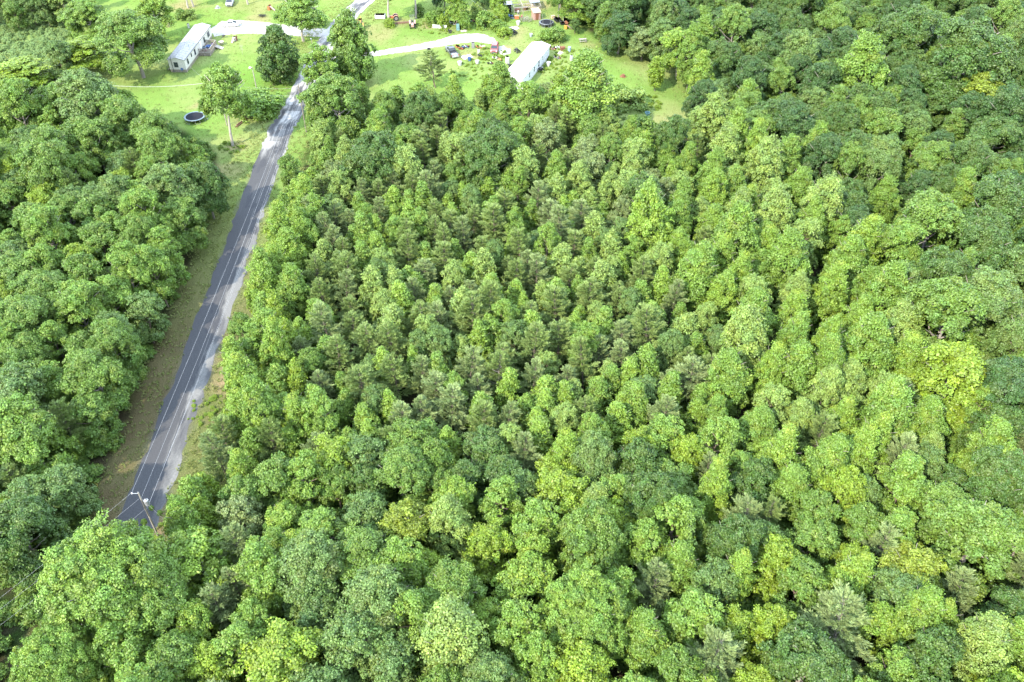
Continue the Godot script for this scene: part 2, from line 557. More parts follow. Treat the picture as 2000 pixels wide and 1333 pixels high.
# built along -z from the near gable end at the origin; x is across
func mobile_home(called: String, label: String, at: Vector3, turn: float, width: float, length: float, eave: float, skirt: float, rise: float, wall_mat: Material, roof_mat: Material, skirt_mat: Material, trim: Material, windows: Array) -> Node3D:
	var t := thing(called, label, "mobile home", at, turn)
	var hw := width / 2.0
	var w := mb()
	# lapped siding: each course leans out a little at its foot
	var n := int((eave - skirt) / 0.22)
	var corners := [Vector2(-hw, 0), Vector2(hw, 0), Vector2(hw, -length), Vector2(-hw, -length)]
	for c in n:
		var y0 := skirt + (eave - skirt) * c / n
		var y1 := skirt + (eave - skirt) * (c + 1) / n
		for k in 4:
			var a: Vector2 = corners[k]
			var b: Vector2 = corners[(k + 1) % 4]
			var d := (b - a).normalized()
			var o := Vector3(-d.y, 0, d.x) * 0.018
			face(w, [Vector3(a.x, y0, a.y) + o, Vector3(b.x, y0, b.y) + o, Vector3(b.x, y1, b.y), Vector3(a.x, y1, a.y)])
	for z in [0.0, -length]:
		var tri := [Vector3(-hw, eave, z), Vector3(hw, eave, z), Vector3(0, eave + rise, z)]
		if z != 0.0: tri = [tri[1], tri[0], tri[2]]
		face(w, tri)
	part("wall", w, wall_mat, t)
	var s := mb()
	for k in 4:
		var a: Vector2 = corners[k] * 0.985
		var b: Vector2 = corners[(k + 1) % 4] * 0.985
		if k == 0 or k == 2:
			a.y = corners[k].y + (-0.03 if k == 0 else 0.03)
			b.y = a.y
		var len := a.distance_to(b)
		var cnt := int(len / 1.2)
		for q in cnt:
			var p0 := a.lerp(b, float(q) / cnt + 0.002)
			var p1 := a.lerp(b, float(q + 1) / cnt - 0.002)
			face(s, [Vector3(p0.x, 0, p0.y), Vector3(p1.x, 0, p1.y), Vector3(p1.x, skirt, p1.y), Vector3(p0.x, skirt, p0.y)])
	part("skirting", s, skirt_mat, t)
	var r := mb()
	var ov := 0.16
	var rx := hw + ov
	var ey := eave - rise * ov / hw
	for sd in [-1.0, 1.0]:
		var e0 := Vector3(sd * rx, ey + 0.03, ov)
		var e1 := Vector3(sd * rx, ey + 0.03, -length - ov)
		var p0 := Vector3(0, eave + rise + 0.03, ov)
		var p1 := Vector3(0, eave + rise + 0.03, -length - ov)
		face(r, [e0, e1, p1, p0] if sd > 0 else [e1, e0, p0, p1])
		var dn := Vector3(0, -0.09, 0)
		face(r, [e0 + dn, e1 + dn, e1, e0] if sd > 0 else [e1 + dn, e0 + dn, e0, e1])
		face(r, [p0 + dn, e0 + dn, e0, p0] if sd > 0 else [e0 + dn, p0 + dn, p0, e0])
		face(r, [e1 + dn, p1 + dn, p1, e1] if sd > 0 else [p1 + dn, e1 + dn, e1, p1])
		# standing seams
		var nb := int(length / 1.2)
		for k in nb:
			var z := -length * (k + 0.5) / nb
			var a := Vector3(sd * rx, ey + 0.045, z)
			var b := Vector3(0, eave + rise + 0.045, z)
			tube(r, a, b, 0.028, 0.028, 4)
	tube(r, Vector3(0, eave + rise + 0.03, ov), Vector3(0, eave + rise + 0.03, -length - ov), 0.07, 0.07, 5)
	var ro := part("roof", r, roof_mat, t)
	for k in 2:
		var v := mb()
		var z := -length * (0.35 + 0.3 * k)
		tube(v, Vector3(0.9, eave + rise * 0.55, z), Vector3(0.9, eave + rise * 0.55 + 0.4, z), 0.08, 0.08, 8)
		lathe(v, Vector3(0.9, eave + rise * 0.55 + 0.4, z), [[0.14, 0.0], [0.0, 0.1]], 8)
		part("vent_pipe", v, M.galvanised, ro)
	var g := mb()
	box(g, Vector3(rx + 0.05, ey - 0.02, -length / 2), Vector3(0.1, 0.1, length + 0.3))
	box(g, Vector3(-rx - 0.05, ey - 0.02, -length / 2), Vector3(0.1, 0.1, length + 0.3))
	part("gutter", g, trim, t)
	# windows and doors: [side, along, sill, width, height, kind]
	for q in windows:
		var nx: Vector3 = {"right": Vector3(1, 0, 0), "left": Vector3(-1, 0, 0), "near": Vector3(0, 0, 1), "far": Vector3(0, 0, -1)}[q[0]]
		var ax := Vector3(0, 1, 0).cross(nx)
		var base: Vector3 = {"right": Vector3(hw, 0, -q[1]), "left": Vector3(-hw, 0, -q[1]), "near": Vector3(q[1], 0, 0), "far": Vector3(q[1], 0, -length)}[q[0]]
		var mid: Vector3 = base + Vector3(0, q[2] + q[4] / 2.0, 0)
		var bs := Basis(ax, Vector3.UP, nx)
		if q[5] == "door":
			var d := mb()
			box(d, mid + nx * 0.04, Vector3(q[3], q[4], 0.06), Color.WHITE, bs)
			var door := part("door", d, M.trim_white, t)
			var h := mb()
			tube(h, mid + ax * q[3] * 0.4 + nx * 0.07, mid + ax * q[3] * 0.4 + nx * 0.13, 0.04, 0.04, 6)
			part("handle", h, M.chrome, door)
			continue
		var f := mb()
		var fw := 0.07
		box(f, mid + nx * 0.03 + Vector3(0, q[4] / 2.0, 0), Vector3(q[3] + fw, fw, 0.09), Color.WHITE, bs)
		box(f, mid + nx * 0.03 - Vector3(0, q[4] / 2.0, 0), Vector3(q[3] + fw, fw, 0.11), Color.WHITE, bs)
		for sd in [-1.0, 1.0]: box(f, mid + nx * 0.03 + ax * sd * q[3] / 2.0, Vector3(fw, q[4] - fw, 0.085), Color.WHITE, bs)
		box(f, mid + nx * 0.03, Vector3(q[3] - fw, 0.04, 0.08), Color.WHITE, bs)
		var wf := part("window", f, trim, t)
		for k in 2:
			var p := mb()
			box(p, mid + nx * 0.02 + Vector3(0, q[4] * (0.25 if k else -0.25), 0), Vector3(q[3] - fw, q[4] / 2.0 - fw, 0.04), Color.WHITE, bs)
			part("pane", p, M.window_glass, wf)
	return t


func buildings():
	# the left home: near gable towards us, long side and deck to the right
	var a := Vector3(-83.67, 0, -202.77)
	var b := Vector3(-79.83, 0, -203.22)
	var far := Vector3(-79.49, 0, -216.9)
	var dir := (far - b).normalized()
	var turn := atan2(-dir.x, -dir.z) - 0.02
	var mid := (a + b) / 2.0
	var home := mobile_home("mobile_home", "beige mobile home with grey ribbed roof and wooden deck beside the lawn", mid, turn, 4.0, 21.0, 3.25, 0.75, 0.55, M.siding, M.roof_metal, M.skirting, M.dark_trim,
		[["right", 2.0, 1.35, 0.8, 1.25, "w"], ["right", 4.9, 1.9, 0.5, 0.8, "w"], ["right", 7.5, 1.3, 0.85, 1.35, "w"], ["right", 12.0, 0.8, 0.9, 2.0, "door"], ["right", 15.0, 1.35, 0.9, 1.2, "w"], ["right", 18.5, 1.35, 1.4, 1.2, "w"],
		["near", -0.25, 1.35, 0.95, 1.2, "w"], ["left", 5.0, 1.35, 0.9, 1.2, "w"], ["left", 10.0, 0.8, 0.9, 2.0, "door"], ["left", 15.0, 1.35, 1.2, 1.2, "w"]])
	var mt := mb()
	tube(mt, Vector3(-1.2, 0.0, 0.10), Vector3(-1.2, 3.9, 0.10), 0.06, 0.06, 6)
	part("downpipe", mt, M.dark_trim, home)
	var sd := mb()
	lathe(sd, Vector3(1.1, 1.0, 0.25), [[0.0, 0.0], [0.22, 0.05], [0.33, 0.16], [0.3, 0.17], [0.0, 0.06]], 14, Color.WHITE, Basis(Vector3.RIGHT, PI / 2.4))
	part("satellite_dish", sd, M.blue, home)
	# deck on the right side
	var dk := Node3D.new()
	dk.name = "deck"
	home.add_child(dk)
	var dx0 := 2.08
	var dx1 := 4.9
	var dz0 := -9.6
	var dz1 := -15.2
	for k in 16:
		var pl := mb()
		var z := dz0 + (dz1 - dz0) * (k + 0.5) / 16.0
		box(pl, Vector3((dx0 + dx1) / 2, 0.80 + 0.006 * (k % 3), z), Vector3(dx1 - dx0, 0.04, 0.33))
		part("plank", pl, M.deck_wood, dk)
	var posts := [Vector3(dx0 + 0.1, 0, dz0), Vector3(3.5, 0, dz0), Vector3(dx1, 0, dz0), Vector3(dx1, 0, -11.5), Vector3(dx1, 0, -13.4), Vector3(dx1, 0, dz1), Vector3(dx0 + 0.1, 0, dz1)]
	for p in posts:
		var po := mb()
		box(po, p + Vector3(0, 0.9, 0), Vector3(0.11, 1.8, 0.11))
		part("post", po, M.grey_wood, dk)
	var spans := [[posts[0], posts[1]], [posts[1], posts[2]], [posts[2], posts[3]], [posts[3], posts[4]], [posts[4], posts[5]], [posts[5], posts[6]]]
	for s in spans:
		var rl := mb()
		var d: Vector3 = s[1] - s[0]
		var bs := Basis(d.normalized(), Vector3.UP, d.normalized().cross(Vector3.UP))
		box(rl, (s[0] + s[1]) / 2.0 + Vector3(0, 1.83, 0), Vector3(d.length() + 0.1, 0.06, 0.14), Color.WHITE, bs)
		part("rail", rl, M.grey_wood, dk)
		rl = mb()
		box(rl, (s[0] + s[1]) / 2.0 + Vector3(0, 1.0, 0), Vector3(d.length() - 0.12, 0.08, 0.05), Color.WHITE, bs)
		part("rail", rl, M.grey_wood, dk)
		var nb := int(d.length() / 0.22)
		for k in nb:
			var bl := mb()
			box(bl, s[0] + d * ((k + 0.5) / nb) + Vector3(0, 1.4, 0), Vector3(0.13, 0.78, 0.03), Color.WHITE, bs)
			part("baluster", bl, M.deck_wood, dk)
		var sk := mb()
		box(sk, (s[0] + s[1]) / 2.0 + Vector3(0, 0.4, 0), Vector3(d.length() - 0.12, 0.72, 0.03), Color.WHITE, bs)
		part("skirt_board", sk, M.deck_wood, dk)
	var rp := mb()
	box(rp, Vector3(5.9, 0.40, -14.2), Vector3(2.0, 0.05, 1.4), Color.WHITE, Basis(Vector3(0, 0, 1), -0.36))
	part("ramp", rp, M.grey_wood, dk)
	# things lying on the deck
	var to := Transform3D(Basis(Vector3.UP, turn), mid)
	var pool := mb()
	lathe(pool, Vector3.ZERO, [[0.55, 0.0], [0.7, 0.32], [0.66, 0.32], [0.52, 0.05], [0.0, 0.05]], 16)
	place(tag(part("paddling_pool", pool, M.blue, self), "bright blue round tub standing on the wooden deck", "tub"), to * Vector3(3.5, 0.83, -13.2))
	var rug := mb()
	for k in 6: box(rug, Vector3(sin(k * 2.3) * 0.5, 0.08 + 0.03 * k, cos(k * 3.1) * 0.4), Vector3(0.7, 0.12, 0.5), Color.WHITE, Basis(Vector3.UP, k * 1.1), 0.04)
	place(tag(part("blanket_heap", rug, M.magenta, self), "heap of magenta cloth on the deck boards in front of the blue tub", "blankets"), to * Vector3(3.3, 0.83, -11.2))
	var cr := mb()
	box(cr, Vector3(0, 0.25, 0), Vector3(0.8, 0.5, 0.6), Color.WHITE, Basis.IDENTITY, 0.05)
	place(tag(part("storage_box", cr, M.pale_blue, self), "pale blue box on the deck against the beige home's wall", "storage box"), to * Vector3(2.65, 0.83, -12.4))
	var bb := mb()
	box(bb, Vector3(0, 0.30, 0), Vector3(0.7, 0.6, 0.5), Color.WHITE, Basis(Vector3.UP, 0.4), 0.05)
	place(tag(part("storage_box", bb, M.purple, self), "purple box at the far corner of the wooden deck", "storage box"), to * Vector3(4.3, 0.83, -14.4))
	# rear steps at the left side
	var st := thing("porch_steps", "small dark railed steps at the near left corner of the beige mobile home", "steps", to * Vector3(-2.75, 0, -1.6), turn)
	for k in 3:
		var q := mb()
		box(q, Vector3(-0.25 * k + 0.3, 0.60 - 0.2 * k, 0), Vector3(0.3, 0.05, 1.2))
		part("step", q, M.deck_wood, st)
	for k in 2:
		var q := mb()
		path_tube(q, [Vector3(0.4, 0, 0.6 - 1.2 * k), Vector3(0.4, 1.6, 0.6 - 1.2 * k), Vector3(-0.5, 1.0, 0.6 - 1.2 * k), Vector3(-0.5, 0, 0.6 - 1.2 * k)], 0.04)
		part("railing", q, M.dark_trim, st)

	# the white home: its right long side faces us, its near end is behind trees
	var e_far := Vector3(9.4, 0, -211.93)
	var e_near := Vector3(4.46, 0, -198.71)
	var d2 := (e_far - e_near).normalized()
	var turn2 := atan2(-d2.x, -d2.z)
	var right2 := Vector3(-d2.z, 0, d2.x)
	var wid := 4.45
	var len2 := 19.5
	var near_mid: Vector3 = e_far - d2 * len2 - right2 * wid / 2.0
	mobile_home("mobile_home", "white mobile home with plain white roof among junk at the wood edge", near_mid, turn2, wid, len2, 3.1, 0.5, 0.55, M.siding_white, M.roof_white, M.siding_white, M.trim_white,
		[["right", 4.6, 1.0, 0.8, 1.35, "w"], ["right", 8.0, 1.0, 0.8, 1.35, "w"], ["right", 11.4, 0.75, 0.9, 1.75, "w"], ["right", 14.2, 1.3, 0.45, 1.2, "w"], ["left", 6.0, 1.0, 1.0, 1.2, "w"], ["left", 12.0, 0.5, 0.9, 2.0, "door"]])

	# pink shed
	var sp := Vector3(6.86, 0, -235.56)
	var sh := thing("garden_shed", "small pinkish wooden shed with tan sloping roof beside the pen frame", "shed", sp, 0.28)
	var w := mb()
	box(w, Vector3(0, 1.05, -1.1), Vector3(1.9, 2.1, 2.2))
	part("wall", w, M.pink, sh)
	var r := mb()
	box(r, Vector3(0, 2.25, -1.1), Vector3(2.2, 0.08, 2.7), Color.WHITE, Basis(Vector3.RIGHT, 0.12))
	part("roof", r, M.tan, sh)
	var d := mb()
	box(d, Vector3(0, 0.9, 0.03), Vector3(0.9, 1.75, 0.05))
	part("door", d, M.rust, sh)
	for sdv in [-1.0, 1.0]:
		var q := mb()
		box(q, Vector3(0.55 * sdv, 0.9, 0.035), Vector3(0.16, 1.8, 0.06))
		part("door_frame", q, M.pink, sh)

	# dark canopy hut
	var cp := Vector3(-1.14, 0, -240.05)
	var ch := thing("canopy_hut", "dark grey open fronted hut with pale corner posts beside the bushes", "hut", cp, 0.12)
	for x in [-1.0, 1.0]:
		for z in [0.0, -2.6]:
			var q := mb()
			box(q, Vector3(x, 1.15, z), Vector3(0.1, 2.3, 0.1))
			part("post", q, M.grey_wood, ch)
	r = mb()
	box(r, Vector3(0, 2.42, -1.3), Vector3(2.5, 0.07, 3.0), Color.WHITE, Basis(Vector3.RIGHT, -0.05))
	part("roof", r, M.charcoal, ch)
	w = mb()
	box(w, Vector3(0, 1.15, -2.5), Vector3(1.86, 2.2, 0.05))
	box(w, Vector3(-0.94, 1.15, -1.3), Vector3(0.04, 2.2, 2.4))
	box(w, Vector3(0.94, 1.15, -1.3), Vector3(0.04, 2.2, 2.4))
	part("wall", w, M.charcoal, ch)
	r = mb()
	tube(r, Vector3(0.1, 0.9, 0.02), Vector3(0.8, 2.0, 0.02), 0.04, 0.04, 4)
	part("brace", r, M.grey_wood, ch)

	# bare pen frame with one roofed bay
	var kf := thing("pen_frame", "weathered timber pen frame of posts and beams with one roofed dark bay", "animal pen", Vector3(7.1, 0, -240.05), 0.16)
	for i in 4:
		for j in 4:
			var q := mb()
			box(q, Vector3(-6.6 + 2.5 * i, 1.0, -2.3 * j), Vector3(0.12, 2.0, 0.12))
			part("post", q, M.grey_wood, kf)
	for j in 4:
		var q := mb()
		box(q, Vector3(-2.85, 2.04, -2.3 * j), Vector3(7.7, 0.09, 0.12))
		part("beam", q, M.grey_wood, kf)
		if j < 3:
			var lowr := mb()
			box(lowr, Vector3(-2.85, 1.0, -2.3 * j), Vector3(7.5, 0.07, 0.05))
			part("beam", lowr, M.grey_wood, kf)
	for i in 4:
		var q := mb()
		box(q, Vector3(-6.6 + 2.5 * i, 2.13, -3.45), Vector3(0.12, 0.09, 7.1))
		part("beam", q, M.grey_wood, kf)
	r = mb()
	box(r, Vector3(-0.35, 2.3, -4.6), Vector3(2.8, 0.06, 5.4), Color.WHITE, Basis(Vector3.BACK, 0.06))
	part("roof_panel", r, M.charcoal, kf)
	for i in 3:
		var q := mb()
		box(q, Vector3(-5.35 + 2.5 * i, 0.4, -2.2 - i * 1.1), Vector3(1.3, 0.8, 1.0), Color.WHITE, Basis(Vector3.UP, i * 0.8))
		part("hutch", q, [M.rust, M.brown, M.tan][i], kf)
	# a scrap of white roof among the trees at the left edge
	var fs := thing("small_shed", "small white shed roof among the trees at the left picture edge", "shed", Vector3(-115.11, 0, -185.99), 0.3)
	w = mb()
	box(w, Vector3(0, 1.1, 0), Vector3(2.0, 2.2, 1.8))
	part("wall", w, M.cream, fs)
	r = mb()
	box(r, Vector3(0, 2.3, 0), Vector3(2.5, 0.08, 2.3), Color.WHITE, Basis(Vector3.RIGHT, 0.2))
	part("roof", r, M.roof_white, fs)


func place(o: Node3D, at: Vector3, turn := 0.0) -> Node3D:
	o.position = at
	o.rotation.y = turn
	return o


# ==================================================================== poles and wires

func utility_pole(label: String, at: Vector3, height: float, mt: Material, arms: bool) -> Node3D:
	var t := thing("utility_pole", label, "utility pole", at, 0.0, "utility poles along the lane")
	var m := mb()
	tube(m, Vector3.ZERO, Vector3(0, height, 0), 0.14, 0.09, 10)
	part("pole", m, mt, t)
	m = mb()
	lathe(m, Vector3(0, height, 0), [[0.035, 0.0], [0.05, 0.05], [0.03, 0.1], [0.05, 0.14], [0.0, 0.2]], 8)
	part("top_insulator", m, M.galvanised, t)
	if arms:
		m = mb()
		tube(m, Vector3(0, height - 0.15, 0), Vector3(-0.75, height - 0.05, 0.1), 0.05, 0.04, 6)
		part("standoff_arm", m, M.galvanised, t)
		m = mb()
		lathe(m, Vector3(-0.75, height - 0.05, 0.1), [[0.06, -0.05], [0.09, 0.03], [0.05, 0.08], [0.08, 0.13], [0.0, 0.2]], 8)
		part("side_insulator", m, M.trim_white, t)
	return t


func wire(label: String, a: Vector3, b: Vector3, sag: float, r: float):
	var m := mb()
	var pts := []
	for k in 25:
		var s := k / 24.0
		pts.append(a.lerp(b, s) - Vector3(0, sag * 4.0 * s * (1.0 - s), 0))
	path_tube(m, pts, r, 4)
	tag(part("overhead_wire", m, M.wire, self), label, "wire", "overhead wires of the pole line")


func poles_and_wires():
	var p1 := Vector3(-45.6, 0, -66.53)
	var p2 := Vector3(-45.22, 0, -173.03)
	var pa := Vector3(-63.41, 0, -176.12)
	var h1 := 9.2
	var h2 := 11.2
	var n := utility_pole("pale utility pole with round transformer at the near end of the lane", p1, h1, M.pale_pole_wood, true)
	var m := mb()
	lathe(m, Vector3(0.55, h1 - 2.3, 0.05), [[0.0, -0.02], [0.27, 0.0], [0.29, 0.1], [0.29, 0.8], [0.31, 0.82], [0.27, 0.92], [0.0, 0.98]], 16)
	part("transformer", m, M.galvanised, n)
	m = mb()
	lathe(m, Vector3(0.60, h1 - 1.34, 0.0), [[0.05, 0.0], [0.09, 0.06], [0.05, 0.1], [0.08, 0.15], [0.0, 0.22]], 8)
	part("bushing", m, M.dark_trim, n)
	m = mb()
	box(m, Vector3(0.22, h1 - 1.8, 0.0), Vector3(0.22, 0.08, 0.1))
	box(m, Vector3(0.22, h1 - 2.1, 0.0), Vector3(0.22, 0.08, 0.1))
	part("transformer_bracket", m, M.galvanised, n)
	m = mb()
	tube(m, Vector3(-0.1, h1 - 3.2, 0.1), Vector3(-0.35, h1 - 2.6, -0.1), 0.035, 0.035, 5)
	tube(m, Vector3(0.05, h1 - 4.4, 0.16), Vector3(0.05, h1 - 1.4, 0.16), 0.03, 0.03, 5)
	part("conduit", m, M.dark_trim, n)
	utility_pole("dark slender utility pole at the right road edge by the yard", p2, h2, M.pole_wood, false)
	utility_pole("white capped utility pole standing behind the tall lawn tree", pa, 10.6, M.pale_pole_wood, false)
	var lp := thing("yard_lamp_pole", "pale lamp pole standing on the lawn behind the round bush", "lamp pole", Vector3(-60.09, 0, -191.94))
	m = mb()
	tube(m, Vector3.ZERO, Vector3(0, 6.4, 0), 0.14, 0.10, 8)
	part("pole", m, M.pale_pole_wood, lp)
	m = mb()
	tube(m, Vector3(0, 6.3, 0), Vector3(-0.35, 6.5, 0.25), 0.04, 0.04, 5)
	lathe(m, Vector3(-0.45, 6.25, 0.32), [[0.0, 0.0], [0.2, 0.02], [0.24, 0.16], [0.12, 0.36], [0.0, 0.4]], 10)
	part("lamp_head", m, M.trim_white, lp)
	# two wires and two service cables along the lane
	var t1 := p1 + Vector3(-0.75, h1 + 0.1, 0.1)
	wire("topmost overhead wire running up the middle of the lane", t1, p2 + Vector3(0, h2 + 0.15, 0), 0.9, 0.010)
	wire("second overhead wire up the lane, just right of the topmost", p1 + Vector3(0.1, h1 - 1.0, 0), p2 + Vector3(0.1, h2 - 1.1, 0), 1.0, 0.010)
	wire("third overhead wire up the lane, thinner and lower", p1 + Vector3(0.5, h1 - 2.6, 0), p2 + Vector3(0.12, h2 - 2.4, 0), 1.1, 0.009)
	wire("lowest overhead cable up the lane, over the grey strip", p1 + Vector3(0.15, h1 - 3.2, 0), p2 + Vector3(0.12, h2 - 3.4, 0), 1.2, 0.009)
	# on towards us, to a pole outside the picture
	var q := Vector3(-68.0, 0, -36.0)
	wire("topmost wire leaving the pale pole towards the lower left corner", t1, q + Vector3(0, 9.6, 0), 0.6, 0.010)
	wire("middle wire from the pale pole towards the lower left corner", p1 + Vector3(-0.1, h1 - 1.0, 0.1), q + Vector3(0, 8.5, 0), 0.7, 0.010)
	wire("lowest wire from the pale pole towards the lower left corner", p1 + Vector3(-0.1, h1 - 3.2, 0.1), q + Vector3(0, 6.6, 0), 0.8, 0.010)
	wire("thin guy wire from the pale pole down to the right verge", p1 + Vector3(0.1, h1 - 1.2, 0), p1 + Vector3(6.0, 0, 2.5), 0.0, 0.008)
	# across the yard
	wire("upper wire crossing the lane from the dark pole to the lawn pole", p2 + Vector3(0, h2 - 0.8, 0), pa + Vector3(0, 10.2, 0), 0.7, 0.009)
	wire("lower wire crossing the lane from the dark pole to the lawn pole", p2 + Vector3(0, h2 - 2.4, 0), pa + Vector3(0, 9.2, 0), 0.9, 0.009)
	wire("white cable from the lawn pole across the bushes to the left woods", pa + Vector3(0, 10.4, 0), Vector3(-91.08, 8, -179.79), 0.9, 0.028)
	wire("twisted service cable from the lawn pole to the beige home", pa + Vector3(0, 9.4, 0), Vector3(-78.34, 2.6, -201.27), 0.6, 0.010)
	wire("loose cable coming in at the top edge above the far bushes", Vector3(-13.23, 6, -239.38), Vector3(-3.85, 2.2, -231.96), 0.5, 0.009)


# ==================================================================== vehicles

func wheel(t: Node3D, at: Vector3, r: float, wd: float):
	var m := mb()
	var bs := Basis(Vector3.BACK, PI / 2)
	lathe(m, at, [[r * 0.6, -wd / 2], [r * 0.93, -wd / 2], [r, -wd * 0.3], [r, wd * 0.3], [r * 0.93, wd / 2], [r * 0.6, wd / 2]], 16, Color.WHITE, bs)
	var tyre := part("wheel", m, M.rubber, t)
	m = mb()
	lathe(m, at, [[0.0, -wd * 0.36], [r * 0.3, -wd * 0.42], [r * 0.62, -wd * 0.38], [r * 0.62, wd * 0.38], [r * 0.3, wd * 0.42], [0.0, wd * 0.36]], 12, Color.WHITE, bs)
	part("rim", m, M.chrome, tyre)


# length along z, front towards -z
func sedan(called: String, label: String, category: String, paint: Material, at: Vector3, turn: float) -> Node3D:
	var t := thing(called, label, category, at, turn)
	var m := mb()
	loft(m, [[-2.35, 0.66, 0.32, 0.62, 0.1], [-2.2, 0.80, 0.24, 0.72, 0.12], [-1.6, 0.90, 0.22, 0.84, 0.12], [-0.8, 0.92, 0.22, 0.93, 0.12], [0.6, 0.92, 0.22, 0.97, 0.12], [1.6, 0.91, 0.22, 1.0, 0.12], [2.2, 0.82, 0.28, 0.97, 0.14], [2.35, 0.72, 0.38, 0.88, 0.1]])
	part("body", m, paint, t)
	m = mb()
	loft(m, [[-0.95, 0.70, 0.9, 0.95, 0.02], [-0.2, 0.66, 0.92, 1.38, 0.1], [0.75, 0.66, 0.94, 1.41, 0.1], [1.75, 0.68, 0.96, 1.03, 0.02]])
	part("windows", m, M.car_glass, t)
	m = mb()
	loft(m, [[-0.28, 0.62, 1.37, 1.42, 0.02], [0.2, 0.63, 1.39, 1.46, 0.03], [0.85, 0.61, 1.38, 1.43, 0.02]])
	for s in [-1.0, 1.0]:
		tube(m, Vector3(0.80 * s, 0.95, -0.9), Vector3(0.63 * s, 1.4, -0.25), 0.04, 0.04, 5)
		tube(m, Vector3(0.78 * s, 0.97, 1.7), Vector3(0.62 * s, 1.4, 0.8), 0.07, 0.06, 5)
		tube(m, Vector3(0.78 * s, 0.95, 0.3), Vector3(0.665 * s, 1.4, 0.3), 0.035, 0.035, 5)
	part("roof", m, paint, t)
	for s in [-1.0, 1.0]:
		for z in [-1.45, 1.4]: wheel(t, Vector3(0.80 * s, 0.33, z), 0.33, 0.22)
		m = mb()
		box(m, Vector3(0.62 * s, 0.62, -2.27), Vector3(0.34, 0.14, 0.16))
		part("headlight", m, M.lamp_clear, t)
		m = mb()
		box(m, Vector3(0.60 * s, 0.80, 2.27), Vector3(0.36, 0.16, 0.16))
		part("tail_light", m, M.lamp_red, t)
		m = mb()
		box(m, Vector3(0.98 * s, 0.98, -0.6), Vector3(0.14, 0.12, 0.1))
		part("mirror", m, paint, t)
	m = mb()
	box(m, Vector3(0, 0.36, -2.33), Vector3(1.1, 0.12, 0.06))
	part("grille", m, M.dark_trim, t)
	return t


func tall_car(called: String, label: String, category: String, paint: Material, at: Vector3, turn: float) -> Node3D:
	var t := thing(called, label, category, at, turn)
	var m := mb()
	loft(m, [[-2.3, 0.78, 0.4, 0.85, 0.1], [-2.1, 0.90, 0.3, 0.95, 0.12], [-1.1, 0.94, 0.3, 1.05, 0.12], [1.9, 0.94, 0.3, 1.1, 0.12], [2.25, 0.86, 0.4, 1.05, 0.12]])
	part("body", m, paint, t)
	m = mb()
	loft(m, [[-1.15, 0.80, 1.0, 1.06, 0.02], [-0.45, 0.72, 1.02, 1.62, 0.1], [1.8, 0.70, 1.05, 1.64, 0.1], [2.15, 0.74, 1.05, 1.1, 0.02]])
	part("windows", m, M.car_glass, t)
	m = mb()
	loft(m, [[-0.5, 0.68, 1.60, 1.67, 0.03], [0.5, 0.70, 1.63, 1.71, 0.04], [1.85, 0.67, 1.62, 1.68, 0.03]])
	for s in [-1.0, 1.0]:
		tube(m, Vector3(0.86 * s, 1.04, -1.1), Vector3(0.70 * s, 1.63, -0.45), 0.045, 0.045, 5)
		tube(m, Vector3(0.84 * s, 1.08, 2.1), Vector3(0.70 * s, 1.63, 1.8), 0.07, 0.06, 5)
		tube(m, Vector3(0.84 * s, 1.05, 0.5), Vector3(0.71 * s, 1.63, 0.5), 0.045, 0.045, 5)
	part("roof", m, paint, t)
	for s in [-1.0, 1.0]:
		for z in [-1.4, 1.35]: wheel(t, Vector3(0.82 * s, 0.38, z), 0.38, 0.24)
		m = mb()
		box(m, Vector3(0.66 * s, 0.82, -2.22), Vector3(0.32, 0.18, 0.14))
		part("headlight", m, M.lamp_clear, t)
		m = mb()
		box(m, Vector3(0.74 * s, 0.95, 2.2), Vector3(0.16, 0.3, 0.12))
		part("tail_light", m, M.lamp_red, t)
	m = mb()
	box(m, Vector3(0, 0.62, -2.30), Vector3(1.0, 0.26, 0.06))
	part("grille", m, M.dark_trim, t)
	m = mb()
	box(m, Vector3(0, 0.42, -2.34), Vector3(1.6, 0.14, 0.1))
	part("bumper", m, M.chrome, t)
	return t


